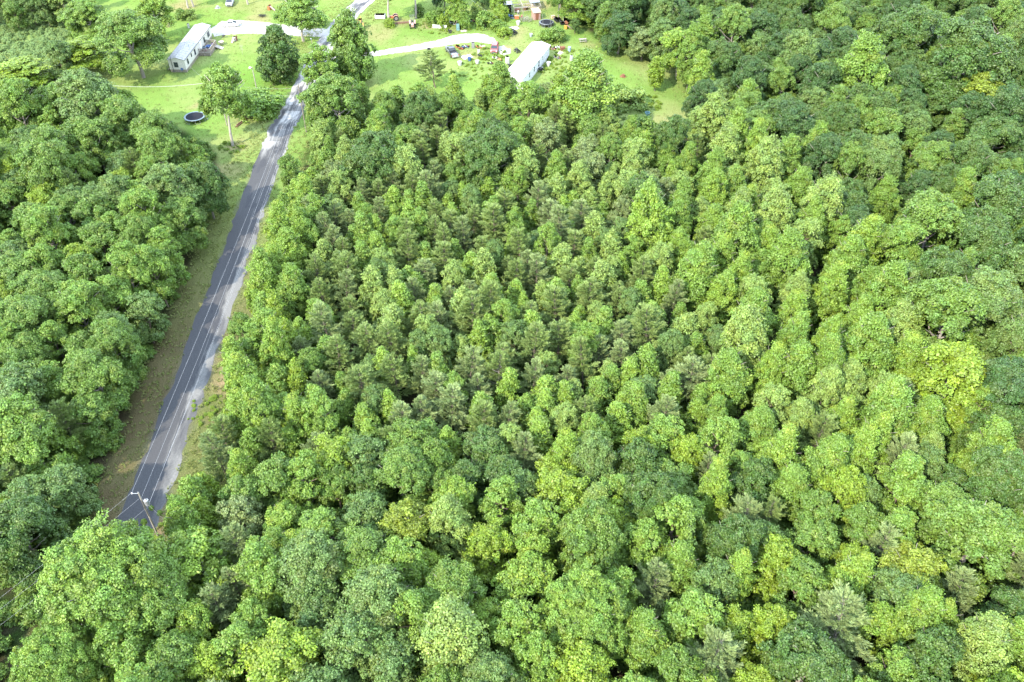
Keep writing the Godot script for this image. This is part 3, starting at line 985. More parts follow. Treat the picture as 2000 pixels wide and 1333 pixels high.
func pickup(called: String, label: String, category: String, paint: Material, at: Vector3, turn: float) -> Node3D:
	var t := thing(called, label, category, at, turn)
	var m := mb()
	loft(m, [[-2.85, 0.80, 0.55, 0.98, 0.1], [-2.65, 0.93, 0.42, 1.08, 0.12], [-1.4, 0.96, 0.42, 1.14, 0.12], [0.55, 0.96, 0.42, 1.16, 0.12]])
	part("body", m, paint, t)
	m = mb()
	loft(m, [[-1.45, 0.80, 1.1, 1.16, 0.02], [-0.75, 0.73, 1.1, 1.74, 0.1], [0.35, 0.73, 1.1, 1.76, 0.1], [0.60, 0.76, 1.12, 1.18, 0.02]])
	part("windows", m, M.car_glass, t)
	m = mb()
	loft(m, [[-0.82, 0.70, 1.72, 1.79, 0.03], [-0.2, 0.72, 1.75, 1.83, 0.04], [0.42, 0.70, 1.74, 1.80, 0.03]])
	for s in [-1.0, 1.0]:
		tube(m, Vector3(0.88 * s, 1.14, -1.4), Vector3(0.71 * s, 1.76, -0.75), 0.045, 0.045, 5)
		tube(m, Vector3(0.88 * s, 1.14, 0.52), Vector3(0.72 * s, 1.76, 0.36), 0.08, 0.07, 5)
	part("roof", m, paint, t)
	var bed := mb()
	box(bed, Vector3(0, 0.70, 1.75), Vector3(1.80, 0.10, 2.3))
	for s in [-1.0, 1.0]: box(bed, Vector3(0.91 * s, 0.86, 1.75), Vector3(0.10, 0.62, 2.36), Color.WHITE, Basis.IDENTITY, 0.02)
	box(bed, Vector3(0, 0.90, 0.64), Vector3(1.72, 0.5, 0.08))
	var bd := part("bed", bed, paint, t)
	m = mb()
	box(m, Vector3(0, 0.77, 1.78), Vector3(1.70, 0.04, 2.15))
	part("bed_liner", m, M.silver, bd)
	m = mb()
	box(m, Vector3(0, 0.88, 2.92), Vector3(1.70, 0.58, 0.08))
	part("tailgate", m, M.silver, t)
	m = mb()
	box(m, Vector3(0, 0.50, 3.03), Vector3(1.85, 0.18, 0.14))
	part("bumper", m, M.chrome, t)
	m = mb()
	box(m, Vector3(0, 0.78, 2.975), Vector3(0.32, 0.16, 0.02))
	part("number_plate", m, M.trim_white, t)
	m = mb()
	box(m, Vector3(0, 1.0, 1.0), Vector3(1.5, 0.45, 0.45), Color.WHITE, Basis.IDENTITY, 0.04)
	part("tool_box", m, M.dark_trim, t)
	for s in [-1.0, 1.0]:
		for z in [-1.85, 1.75]: wheel(t, Vector3(0.82 * s, 0.40, z), 0.40, 0.27)
		m = mb()
		box(m, Vector3(0.68 * s, 0.85, -2.80), Vector3(0.32, 0.2, 0.12))
		part("headlight", m, M.lamp_clear, t)
		m = mb()
		box(m, Vector3(0.90 * s, 0.90, 2.95), Vector3(0.13, 0.4, 0.06))
		part("tail_light", m, M.lamp_red, t)
	return t


func tractor(label: String, paint: Material, at: Vector3, turn: float, style: String) -> Node3D:
	var t := thing("tractor", label, "tractor", at, turn)
	var m := mb()
	loft(m, [[-1.55, 0.30, 0.55, 1.15, 0.08], [-1.4, 0.36, 0.5, 1.25, 0.08], [-0.3, 0.36, 0.5, 1.3, 0.08], [0.1, 0.40, 0.5, 1.0, 0.08], [0.9, 0.42, 0.5, 0.9, 0.08]])
	part("bonnet", m, paint, t)
	m = mb()
	box(m, Vector3(0, 1.05, 0.5), Vector3(0.5, 0.12, 0.5), Color.WHITE, Basis.IDENTITY, 0.03)
	box(m, Vector3(0, 1.3, 0.75), Vector3(0.5, 0.45, 0.1))
	part("seat", m, M.dark_trim, t)
	m = mb()
	lathe(m, Vector3(0, 1.42, 0.0), [[0.19, -0.02], [0.22, 0.0], [0.19, 0.02], [0.17, 0.0], [0.19, -0.02]], 12, Color.WHITE, Basis(Vector3.RIGHT, 0.5))
	tube(m, Vector3(0, 1.1, -0.15), Vector3(0, 1.42, 0.0), 0.025, 0.025, 5)
	part("steering_wheel", m, M.dark_trim, t)
	for s in [-1.0, 1.0]:
		wheel(t, Vector3(0.72 * s, 0.72, 0.65), 0.72, 0.36)
		wheel(t, Vector3(0.62 * s, 0.42, -1.2), 0.42, 0.24)
		m = mb()
		for k in 5:
			var a := 0.5 + k * 0.5
			box(m, Vector3(0.68 * s, 0.72 + sin(a) * 0.82, 0.65 - cos(a) * 0.82), Vector3(0.4, 0.04, 0.44), Color.WHITE, Basis(Vector3.RIGHT, a - PI / 2))
		part("mudguard", m, paint, t)
	m = mb()
	tube(m, Vector3(0.2, 1.2, -0.9), Vector3(0.2, 1.9, -0.9), 0.04, 0.04, 6)
	part("exhaust", m, M.dark_trim, t)
	if style == "digger":
		m = mb()
		box(m, Vector3(0, 1.0, 1.35), Vector3(0.5, 0.5, 0.3))
		tube(m, Vector3(0, 1.1, 1.4), Vector3(0, 2.7, 2.2), 0.13, 0.1, 6)
		tube(m, Vector3(0, 2.7, 2.2), Vector3(0, 1.4, 3.0), 0.1, 0.08, 6)
		part("rear_boom", m, paint, t)
		m = mb()
		box(m, Vector3(0, 1.15, 3.0), Vector3(0.5, 0.5, 0.4), Color.WHITE, Basis(Vector3.RIGHT, 0.5))
		part("bucket", m, M.dark_trim, t)
		for s in [-1.0, 1.0]:
			m = mb()
			box(m, Vector3(0.42 * s, 1.9, 0.9), Vector3(0.07, 1.3, 0.07))
			box(m, Vector3(0.42 * s, 1.9, -0.1), Vector3(0.07, 1.3, 0.07))
			part("canopy_post", m, M.dark_trim, t)
		m = mb()
		box(m, Vector3(0, 2.58, 0.4), Vector3(1.05, 0.08, 1.3), Color.WHITE, Basis.IDENTITY, 0.03)
		part("canopy", m, paint, t)
	elif style == "forks":
		for s in [-1.5, -0.5, 0.5, 1.5]:
			m = mb()
			tube(m, Vector3(0.3 * s, 0.6, 1.5), Vector3(0.36 * s, 2.5, 2.3), 0.045, 0.035, 5)
			part("tine", m, M.grey, t)
		m = mb()
		box(m, Vector3(0, 0.7, 1.35), Vector3(1.3, 0.12, 0.2))
		part("tine_bar", m, M.grey, t)
	return t


func vehicles():
	sedan("white_car", "white saloon car parked on the white gravel drive", "car", M.car_white, Vector3(-75.97, 0, -231.36), PI / 2 + 0.05)
	tall_car("silver_car", "silver blue car facing us at the top picture edge", "car", M.silver, Vector3(-79.67, 0, -246.74), PI + 0.1)
	var a := Vector3(-16.3, 0, -216.09)
	var b := Vector3(-14.35, 0, -211.02)
	pickup("pickup_truck", "dark silver pickup truck seen from behind beside the curving drive", "pickup truck", M.charcoal, (a + b) / 2.0, atan2(b.x - a.x, b.z - a.z))
	tall_car("red_car", "faded red car with pale windscreen facing us among the junk", "car", M.red, Vector3(-4.46, 0, -215.62), PI - 0.08)
	tractor("yellow digger tractor with raised rear boom standing on the far lawn", M.yellow, Vector3(-40.46, 0, -229.13), 0.05 + PI, "digger")
	tractor("faded red tractor with long grey tines beside the hedgerow", M.pink, Vector3(-26.75, 0, -230.84), PI + 0.1, "forks")
	tractor("small yellow tractor half hidden behind the pale forked trunk", M.orange, Vector3(-32.32, 0, -235.38), PI / 2 + 0.2, "plain")


# ==================================================================== things in the yards

func trampoline(label: String, at: Vector3, r: float, h: float, ring: Material, net: bool):
	var t := thing("trampoline", label, "trampoline", at)
	var m := mb()
	lathe(m, Vector3(0, h, 0), [[0.0, -0.012], [r * 0.86, -0.012], [r * 0.86, 0.0], [0.0, 0.0]], 32)
	part("jumping_mat", m, M.mat_fabric, t)
	m = mb()
	lathe(m, Vector3(0, h + 0.03, 0), [[r * 0.85, -0.03], [r, -0.05], [r + 0.03, 0.0], [r, 0.04], [r * 0.85, 0.03], [r * 0.85, -0.03]], 32)
	part("padded_ring", m, ring, t)
	for k in 6:
		var a := TAU * k / 6.0
		var d := Vector3(cos(a), 0, sin(a))
		var s := Vector3(-sin(a), 0, cos(a)) * 0.5
		m = mb()
		path_tube(m, [d * r + Vector3(0, h, 0) + s, d * r * 0.98 + s + Vector3(0, 0.04, 0), d * r * 0.98 - s + Vector3(0, 0.04, 0), d * r + Vector3(0, h, 0) - s], 0.035)
		part("leg", m, M.galvanised, t)
		if net:
			m = mb()
			tube(m, d * (r + 0.08), d * (r + 0.08) + Vector3(0, 2.3, 0), 0.04, 0.04, 6)
			part("net_post", m, M.galvanised, t)
	if net:
		m = mb()
		lathe(m, Vector3(0, h, 0), [[r + 0.02, -0.35], [r + 0.02, 0.0]], 32)
		lathe(m, Vector3(0, h, 0), [[r - 0.02, 0.0], [r - 0.02, -0.35]], 32)
		part("skirt", m, M.black, t)
	else:
		m = mb()
		box(m, Vector3(r + 0.25, h * 0.5, -0.3), Vector3(0.06, h, 0.5), Color.WHITE, Basis(Vector3.BACK, 0.25))
		part("ladder", m, M.galvanised, t)


func drum(m: Dictionary, r: float, h: float, at := Vector3.ZERO):
	lathe(m, at, [[0.0, 0.0], [r, 0.0], [r * 1.03, h * 0.3], [r, h * 0.33], [r, h * 0.63], [r * 1.03, h * 0.66], [r, h * 0.97], [r * 0.93, h], [r * 0.9, h * 0.96], [0.0, h * 0.96]], 14)


func item(kind: String, label: String, category: String, at: Vector3, paint: String, turn := 0.0, s := 1.0) -> Node3D:
	var mt: Material = M[paint]
	var t: Node3D
	var m := mb()
	match kind:
		"barrel":
			drum(m, 0.32 * s, 0.9 * s)
			return place(tag(part("barrel", m, mt, self), label, category), at, turn)
		"bucket":
			lathe(m, Vector3.ZERO, [[0.0, 0.0], [0.28 * s, 0.0], [0.36 * s, 0.6 * s], [0.39 * s, 0.6 * s], [0.39 * s, 0.65 * s], [0.34 * s, 0.65 * s], [0.27 * s, 0.1], [0.0, 0.1]], 14)
			return place(tag(part("bucket", m, mt, self), label, category), at, turn)
		"tyres":
			t = thing("tyre_pile", label, category, at, turn)
			for k in 4:
				m = mb()
				lathe(m, Vector3(0.28 * sin(k * 2.1), 0.12 + 0.2 * (k % 3), 0.3 * cos(k * 2.1)), [[0.2, -0.1], [0.34, -0.1], [0.38, 0.0], [0.34, 0.1], [0.2, 0.1], [0.2, -0.1]], 14, Color.WHITE, Basis(Vector3.RIGHT, 0.25 * sin(k * 1.7)))
				part("tyre", m, M.rubber, t)
			return t
		"box":
			t = thing("crate", label, category, at, turn)
			box(m, Vector3(0, 0.38 * s, 0), Vector3(1.1, 0.72, 0.8) * s, Color.WHITE, Basis.IDENTITY, 0.04)
			part("body", m, mt, t)
			m = mb()
			box(m, Vector3(0, 0.77 * s, 0), Vector3(1.16, 0.06, 0.86) * s, Color.WHITE, Basis(Vector3.BACK, 0.03))
			part("lid", m, mt, t)
			return t
		"chair":
			t = thing("garden_chair", label, category, at, turn)
			box(m, Vector3(0, 0.43, 0), Vector3(0.55, 0.05, 0.5), Color.WHITE, Basis.IDENTITY, 0.01)
			part("seat", m, mt, t)
			m = mb()
			box(m, Vector3(0, 0.75, -0.27), Vector3(0.55, 0.6, 0.05), Color.WHITE, Basis(Vector3.RIGHT, -0.15))
			part("backrest", m, mt, t)
			for k in 4:
				m = mb()
				box(m, Vector3(0.24 if k & 1 else -0.24, 0.21, 0.2 if k & 2 else -0.2), Vector3(0.05, 0.42, 0.05))
				part("leg", m, mt, t)
			return t
		"heap":       # a loose heap of boards, bags and sheets of mixed colours
			t = thing("junk_heap", label, category, at, turn)
			var tones := [paint, "white", "grey", "rust", "pale_blue", "black", "cream"]
			for k in 7:
				m = mb()
				var p := Vector3(sin(k * 2.4) * 0.75, 0.18 + 0.1 * (k % 3), cos(k * 1.9) * 0.6) * s
				box(m, p, Vector3(0.9 - 0.08 * k, 0.14 + 0.09 * (k % 4), 0.55) * s, Color.WHITE, Basis(Vector3(0.3, 1, 0.2).normalized(), k * 1.3), 0.03)
				part("junk_piece", m, M[tones[k % tones.size()] if k % 2 else paint], t)
			return t
		"sheet":      # a crumpled sheet on the ground
			var n := 10
			for j in n:
				for i in n:
					var q := []
					for o in [[0, 1], [1, 1], [1, 0], [0, 0]]:
						var x: float = (i + o[0]) / float(n) - 0.5
						var z: float = (j + o[1]) / float(n) - 0.5
						var ed := 0.12 * sin(x * 9.0 + z * 5.0)
						q.append(Vector3(x * (2.4 + ed) * s + 0.1 * sin(z * 14.0), 0.05 + 0.09 * (sin(x * 17.0 + z * 6.0) + cos(z * 13.0 - x * 7.0) + 2.0) * (1.0 - 1.6 * maxf(absf(x), absf(z))), z * 1.9 * s + 0.12 * sin(x * 11.0)))
					face(m, q)
			return place(tag(part("ground_sheet", m, mt, self), label, category), at, turn)
		"panel":      # low wall of boards
			t = thing("board_fence", label, category, at, turn)
			for k in 10:
				m = mb()
				box(m, Vector3(-1.8 + 0.4 * k, 0.5 + 0.02 * sin(k * 3.0), 0.01 * (k % 2)), Vector3(0.37, 1.0, 0.04))
				part("board", m, mt, t)
			return t
		"bike":       # quad or motorbike
			t = thing("quad_bike", label, category, at, turn)
			loft(m, [[-0.7, 0.28, 0.5, 0.8, 0.06], [-0.3, 0.34, 0.45, 0.9, 0.08], [0.1, 0.22, 0.45, 0.78, 0.06], [0.8, 0.34, 0.5, 0.82, 0.08]])
			part("body", m, mt, t)
			m = mb()
			box(m, Vector3(0, 0.86, 0.35), Vector3(0.34, 0.12, 0.7), Color.WHITE, Basis.IDENTITY, 0.03)
			part("seat", m, M.black, t)
			m = mb()
			tube(m, Vector3(-0.4, 1.1, -0.35), Vector3(0.4, 1.1, -0.35), 0.03, 0.03, 5)
			tube(m, Vector3(0, 0.8, -0.5), Vector3(0, 1.1, -0.35), 0.04, 0.04, 5)
			part("handlebar", m, M.black, t)
			for q in [-1.0, 1.0]:
				for z in [-0.6, 0.6]: wheel(t, Vector3(0.42 * q, 0.3, z), 0.3, 0.24)
			return t
		"table":      # picnic table with two benches
			t = thing("picnic_table", label, category, at, turn)
			for k in 5:
				m = mb()
				box(m, Vector3(0, 0.75, -0.3 + 0.15 * k), Vector3(1.9, 0.04, 0.14))
				part("top_board", m, mt, t)
			for q in [-1.0, 1.0]:
				m = mb()
				box(m, Vector3(0, 0.45, 0.72 * q), Vector3(1.9, 0.05, 0.26))
				part("bench", m, mt, t)
				m = mb()
				tube(m, Vector3(0.75 * q, 0.72, -0.2), Vector3(0.75 * q, 0.0, -0.75), 0.05, 0.05, 4)
				tube(m, Vector3(0.75 * q, 0.72, 0.2), Vector3(0.75 * q, 0.0, 0.75), 0.05, 0.05, 4)
				box(m, Vector3(0.75 * q, 0.42, 0), Vector3(0.06, 0.08, 1.6))
				part("trestle", m, mt, t)
			return t
		"slide":      # child's plastic play house with slide
			t = thing("play_slide", label, category, at, turn)
			box(m, Vector3(0, 0.55, -0.4), Vector3(0.9, 1.1, 0.8), Color.WHITE, Basis.IDENTITY, 0.08)
			part("tower", m, mt, t)
			m = mb()
			box(m, Vector3(0, 0.55, 0.65), Vector3(0.55, 0.06, 1.7), Color.WHITE, Basis(Vector3.RIGHT, 0.62))
			part("chute", m, M.pink, t)
			m = mb()
			box(m, Vector3(0.5, 0.7, -0.4), Vector3(0.06, 1.3, 0.7))
			part("ladder", m, M.rust, t)
			return t
		"tank":       # long low white tank box
			t = thing("storage_tank", label, category, at, turn)
			box(m, Vector3(0, 0.62, 0), Vector3(2.9, 1.0, 1.7), Color.WHITE, Basis.IDENTITY, 0.14)
			part("body", m, mt, t)
			for q in [-1.0, 1.0]:
				m = mb()
				box(m, Vector3(q, 0.07, 0), Vector3(0.2, 0.14, 1.6))
				part("skid", m, M.grey_wood, t)
			return t
		"cart":
			t = thing("garden_cart", label, category, at, turn)
			lathe(m, Vector3(0, 0.35, 0), [[0.0, 0.0], [0.35 * s, 0.0], [0.55 * s, 0.4 * s], [0.5 * s, 0.4 * s], [0.3 * s, 0.06], [0.0, 0.06]], 8)
			part("tray", m, mt, t)
			m = mb()
			for q in [-1.0, 1.0]: tube(m, Vector3(0.3 * q, 0.4, 0.4), Vector3(0.25 * q, 0.6, 1.2), 0.03, 0.03, 5)
			part("handle", m, M.grey_wood, t)
			wheel(t, Vector3(0, 0.2, -0.4), 0.2, 0.1)
			return t
		"logs":
			t = thing("log_pile", label, category, at, turn)
			for k in 3:
				m = mb()
				tube(m, Vector3(-2.4 + 0.3 * k, 0.14 + 0.2 * (k / 2), 0.25 * (k % 2)), Vector3(2.3 - 0.2 * k, 0.14 + 0.2 * (k / 2), 0.25 * (k % 2)), 0.14, 0.11, 7)
				part("log", m, M.brown, t)
			return t
		"brush":      # heap of cut branches
			for k in 120:
				var a := rng.randf() * TAU
				var d := Vector3(cos(a), rng.randf_range(0.05, 0.5), sin(a))
				var p := Vector3(rng.randf_range(-0.9, 0.9), rng.randf_range(0.05, 0.5), rng.randf_range(-0.8, 0.8)) * s
				tube(m, p, p + d * rng.randf_range(0.4, 1.0) * s, 0.03, 0.01, 3)
			return place(tag(part("brush_pile", m, mt, self), label, category), at, turn)
		"stump":
			t = thing("tree_stump", label, category, at, turn)
			lathe(m, Vector3.ZERO, [[0.75, 0.0], [0.5, 0.15], [0.42, 0.5], [0.38, 0.52], [0.0, 0.5]], 10)
			part("stump", m, mt, t)
			m = mb()
			for k in 5: tube(m, Vector3(cos(k * 1.3), 0.05, sin(k * 1.3)) * 0.5, Vector3(cos(k * 1.3), 0.0, sin(k * 1.3)) * 1.1, 0.1, 0.03, 5)
			part("root", m, mt, t)
			return t
		"cooker":     # upright appliance
			t = thing("old_appliance", label, category, at, turn)
			box(m, Vector3(0, 0.75 * s, 0), Vector3(0.7, 1.5, 0.65) * s, Color.WHITE, Basis.IDENTITY, 0.03)
			part("body", m, mt, t)
			m = mb()
			box(m, Vector3(0, 0.9 * s, 0.34 * s), Vector3(0.6, 0.9, 0.04) * s)
			var d := part("door", m, mt, t)
			m = mb()
			tube(m, Vector3(0.22, 0.7, 0.39) * s, Vector3(0.22, 1.1, 0.39) * s, 0.02, 0.02, 5)
			part("handle", m, M.chrome, d)
			return t
		"mailbox":
			t = thing("mailbox", label, category, at, turn)
			box(m, Vector3(0, 0.55, 0), Vector3(0.1, 1.1, 0.1))
			part("post", m, M.grey_wood, t)
			m = mb()
			loft(m, [[-0.3, 0.13, 1.1, 1.4, 0.09], [0.3, 0.13, 1.1, 1.4, 0.09]])
			part("letter_box", m, mt, t)
			return t
	return null


func yard_things():
	trampoline("large round trampoline with pale ring on the left lawn", Vector3(-71.12, 0, -178.61), 2.3, 0.9, M.slate, false)
	trampoline("dark round trampoline with black skirt beside the pink shed", Vector3(9.27, 0, -231.88), 1.9, 0.9, M.charcoal, true)
	# left yard
	item("slide", "white and pink plastic slide toy on the lawn by the deck", "toy slide", Vector3(-72.53, 0, -221.5), "white", -0.3)
	item("cart", "pale upturned cart lying beside the wooden deck's corner", "cart", Vector3(-75.32, 0, -219.25), "cream", 0.6, 1.3)
	item("cart", "small black barrow at the edge of the white gravel drive", "barrow", Vector3(-75.77, 0, -223.78), "black", 2.0, 0.8)
	item("barrel", "tan rusty barrel by the big shade tree, the nearer of two", "barrel", Vector3(-92.54, 0, -230.84), "tan", 0.0, 1.2)
	item("barrel", "tan rusty barrel by the big shade tree, the farther of two", "barrel", Vector3(-92.28, 0, -233.27), "tan", 0.0, 1.2)
	item("cooker", "small white appliance behind the beige mobile home's far left corner", "appliance", Vector3(-86.83, 0, -230.16), "white", 0.3, 0.8)
	item("slide", "red and blue plastic toy slide lying on the far lawn", "toy slide", Vector3(-67.38, 0, -242.62), "orange", 1.2)
	item("cart", "beige plastic toy cart beside the red toy slide", "toy cart", Vector3(-65.17, 0, -243.73), "cream", 0.4)
	item("brush", "dark heap of burnt branches in an ash circle on the lawn", "burn pile", Vector3(-68.8, 0, -237.87), "black", 0.0, 0.9)
	item("stump", "grey stone ornament post near the silver car", "ornament", Vector3(-82.63, 0, -244.1), "grey", 0.0)
	item("mailbox", "grey mailbox on a post beside the lane junction", "mailbox", Vector3(-52.05, 0, -219.89), "silver", 0.4)
	item("logs", "thin yellow poles lying on the lawn by the round bush", "poles", Vector3(-60.48, 0, -177.41), "tan", 1.2)
	# far lawn right of the lane
	item("tank", "low white storage tank beside the pale forked tree trunk", "storage tank", Vector3(-36.11, 0, -236.8), "white", 0.0)
	item("logs", "long brown log lying between the two small tractors", "log", Vector3(-29.74, 0, -233.27), "brown", 0.2)
	# hedgerow junk
	item("panel", "low greyish white board fence in front of the hedgerow bushes", "board fence", Vector3(-19.38, 0, -229.81), "white", -0.18)
	item("tyres", "dark tyre pile on the grass above the curving drive", "tyre pile", Vector3(-16.49, 0, -227.1), "black")
	item("cooker", "turquoise upright cabinet standing at the hedgerow edge", "cabinet", Vector3(-14.45, 0, -228.79), "teal", 0.1, 1.25)
	item("sheet", "pale plastic sheet on the grass right of the turquoise cabinet", "sheet", Vector3(-12.85, 0, -228.11), "cream", 0.2, 0.7)
	item("heap", "white and blue junk heap behind the turquoise cabinet", "junk heap", Vector3(-15.69, 0, -232.92), "white", 0.3, 1.1)
	item("barrel", "pale blue barrel sticking out of the hedgerow bushes", "barrel", Vector3(-18.89, 0, -237.87), "pale_blue", 0.0, 1.4)
	item("heap", "dark junk heap among the hedgerow bushes, right of the cabinet", "junk heap", Vector3(-11.28, 0, -233.97), "black", 1.0, 1.2)
	item("bike", "blue grey motorbike parked at the right hedgerow bush", "motorbike", Vector3(-9.02, 0, -232.92), "silver", 1.5)
	# behind the white home
	item("bike", "blue ride-on mower in front of the dark canopy hut", "mower", Vector3(-0.56, 0, -237.16), "blue", 1.3, 1.3)
	item("heap", "blue and white junk heap beside the dark canopy hut", "junk heap", Vector3(0.14, 0, -236.8), "pale_blue", 0.5, 0.8)
	item("box", "orange crate on the grass beside the pen frame", "crate", Vector3(1.33, 0, -236.44), "orange", 0.05, 1.1)
	item("chair", "white garden chair standing in front of the pen frame", "chair", Vector3(1.77, 0, -239.32), "white", 0.3)
	item("barrel", "small red barrel by the brush heap", "barrel", Vector3(2.67, 0, -237.16), "red", 0.0, 0.8)
	item("brush", "grey brown heap of cut branches in the back yard", "brush pile", Vector3(3.77, 0, -235.02), "grey_wood", 0.0, 1.7)
	item("bucket", "white tub tipped beside the cut branches", "tub", Vector3(1.66, 0, -232.22), "white", 0.0, 1.5)
	item("sheet", "white crumpled sheet on bare earth behind the white home", "sheet", Vector3(0.55, 0, -229.81), "white", 0.4, 1.0)
	item("tyres", "black tyre pile beside the white crumpled sheet", "tyre pile", Vector3(0, 0, -228.11), "black", 0.0)
	item("bike", "black quad bike parked on bare earth near the tyre pile", "quad bike", Vector3(0.54, 0, -226.43), "black", 0.7)
	item("bucket", "grey blue bucket alone on the back grass", "bucket", Vector3(5, 0, -224.44), "silver", 0.0, 1.2)
	item("box", "wooden crate with orange side near the right forest edge", "crate", Vector3(11.24, 0, -236.8), "tan", 0.4, 0.9)
	item("heap", "large heap with black and white tarpaulin near the forest edge", "junk heap", Vector3(13.63, 0, -233.62), "black", 0.2, 1.9)
	item("slide", "yellow plastic toy on the grass below the tarpaulin heap", "toy", Vector3(14.83, 0, -229.47), "yellow", 1.3)
	item("table", "weathered grey picnic table alone on the right lawn", "picnic table", Vector3(18.45, 0, -221.17), "grey_wood", 0.15)
	# right of the white home
	item("heap", "pink and orange junk heap at the white home's far corner", "junk heap", Vector3(10.41, 0, -216.71), "pink", 0.2, 0.9)
	item("heap", "white and black junk heap right of the white home", "junk heap", Vector3(12.01, 0, -217.34), "white", 1.2, 0.8)
	item("box", "brown wooden box among the junk right of the white home", "box", Vector3(13.01, 0, -216.09), "rust", 0.3, 1.0)
	item("barrel", "pale blue barrel standing right of the white home", "barrel", Vector3(14.68, 0, -215.15), "pale_blue", 0.0, 1.35)
	item("sheet", "cream sheet among weeds right of the white home", "sheet", Vector3(12.28, 0, -214.22), "cream", 0.9, 0.7)
	item("heap", "grey junk heap in the weeds right of the white home", "junk heap", Vector3(11.51, 0, -211.17), "grey", 0.4, 0.8)
	item("cooker", "white fridge lying among junk behind the tall leafy tree", "fridge", Vector3(14.94, 0, -209.96), "white", 0.6, 0.9)
	item("bike", "grey quad bike parked right of the junk, behind the leafy tree", "quad bike", Vector3(18.49, 0, -211.17), "silver", 0.8)
	item("cart", "pinkish cart standing at the right end of the junk", "cart", Vector3(20.99, 0, -209.96), "pink", 0.5, 1.4)
	item("bucket", "white round tub beside the white home's shaded side", "tub", Vector3(9.04, 0, -206.7), "white", 0.0, 1.5)
	item("cart", "dark wheelbarrow in the white home's shade", "wheelbarrow", Vector3(7.05, 0, -203.51), "black", 0.3, 1.2)
	item("barrel", "white barrel in the white home's shade", "barrel", Vector3(7.46, 0, -204.66), "white", 0.0, 0.7)
	item("stump", "brown tree stump alone on the right lawn", "tree stump", Vector3(27.06, 0, -200.67), "rust")
	# left of the white home
	item("bike", "dark motorbike parked left of the white home", "motorbike", Vector3(1.31, 0, -214.84), "black", 0.5)
	item("heap", "white and orange junk heap right of the silver pickup", "junk heap", Vector3(-13.32, 0, -217.03), "orange", 0.1, 1.1)
	item("heap", "dark blue junk heap between pickup and red car", "junk heap", Vector3(-11.89, 0, -217.66), "blue", 1.4, 0.9)
	item("cooker", "grey machine standing between pickup and red car", "machine", Vector3(-10.03, 0, -217.34), "grey", 0.2, 1.0)
	item("heap", "orange and cream junk heap left of the red car", "junk heap", Vector3(-8.19, 0, -217.66), "orange", 0.8, 0.9)
	item("box", "tan box on the grass left of the red car", "box", Vector3(-7.38, 0, -217.03), "tan", 0.3, 0.8)
	item("cooker", "white cabinet standing in the weeds left of the red car", "cabinet", Vector3(-8.47, 0, -213.61), "white", 0.1, 0.9)
	item("tyres", "tyre pile in the weeds below the white cabinet", "tyre pile", Vector3(-8.16, 0, -211.77), "black")
	item("sheet", "big white crumpled sheet on bare earth below the pickup", "sheet", Vector3(-11.4, 0, -211.77), "white", 0.5, 1.1)
	item("bucket", "blue tub at the lower edge of the big white sheet", "tub", Vector3(-10.68, 0, -209.66), "blue", 0.0, 1.3)
	item("bucket", "white round bucket alone on the grass below the pickup", "bucket", Vector3(-13, 0, -206.99), "white", 0.0, 1.5)
	item("bucket", "white bucket between the leafy tree and the white sheet", "bucket", Vector3(-8.7, 0, -207.88), "white", 0.0, 1.3)
	item("heap", "white and grey junk heap below the red car", "junk heap", Vector3(-4, 0, -210.87), "white", 0.7, 0.8)
	item("box", "orange box among flowers below the red car", "box", Vector3(-3.21, 0, -209.07), "orange", 0.5, 0.8)
	item("cooker", "white fridge standing left of the white home", "fridge", Vector3(-1.15, 0, -208.18), "white", 0.4, 1.15)
	item("tyres", "black tyre pile against the white home's left side", "tyre pile", Vector3(-0.51, 0, -206.12), "black")
	item("heap", "grey junk heap at the white home's left side, under trees", "junk heap", Vector3(-2.65, 0, -203.8), "grey", 0.2, 1.0)
	item("box", "yellow crate in the junk beside the white home, nearest the trees", "crate", Vector3(-3.26, 0, -201.8), "yellow", 0.7, 0.8)
	item("heap", "dark junk heap under the trees left of the white home", "junk heap", Vector3(-5.37, 0, -207.88), "black", 0.9, 0.7)
	item("bucket", "black bucket beside the olive pine's top by the drive", "bucket", Vector3(-21.23, 0, -215.15), "black", 0.0, 1.2)
	item("bucket", "turquoise tub at the edge of the right wood clearing", "tub", Vector3(30.57, 0, -180.29), "teal", 0.0, 1.6)


# ==================================================================== trees

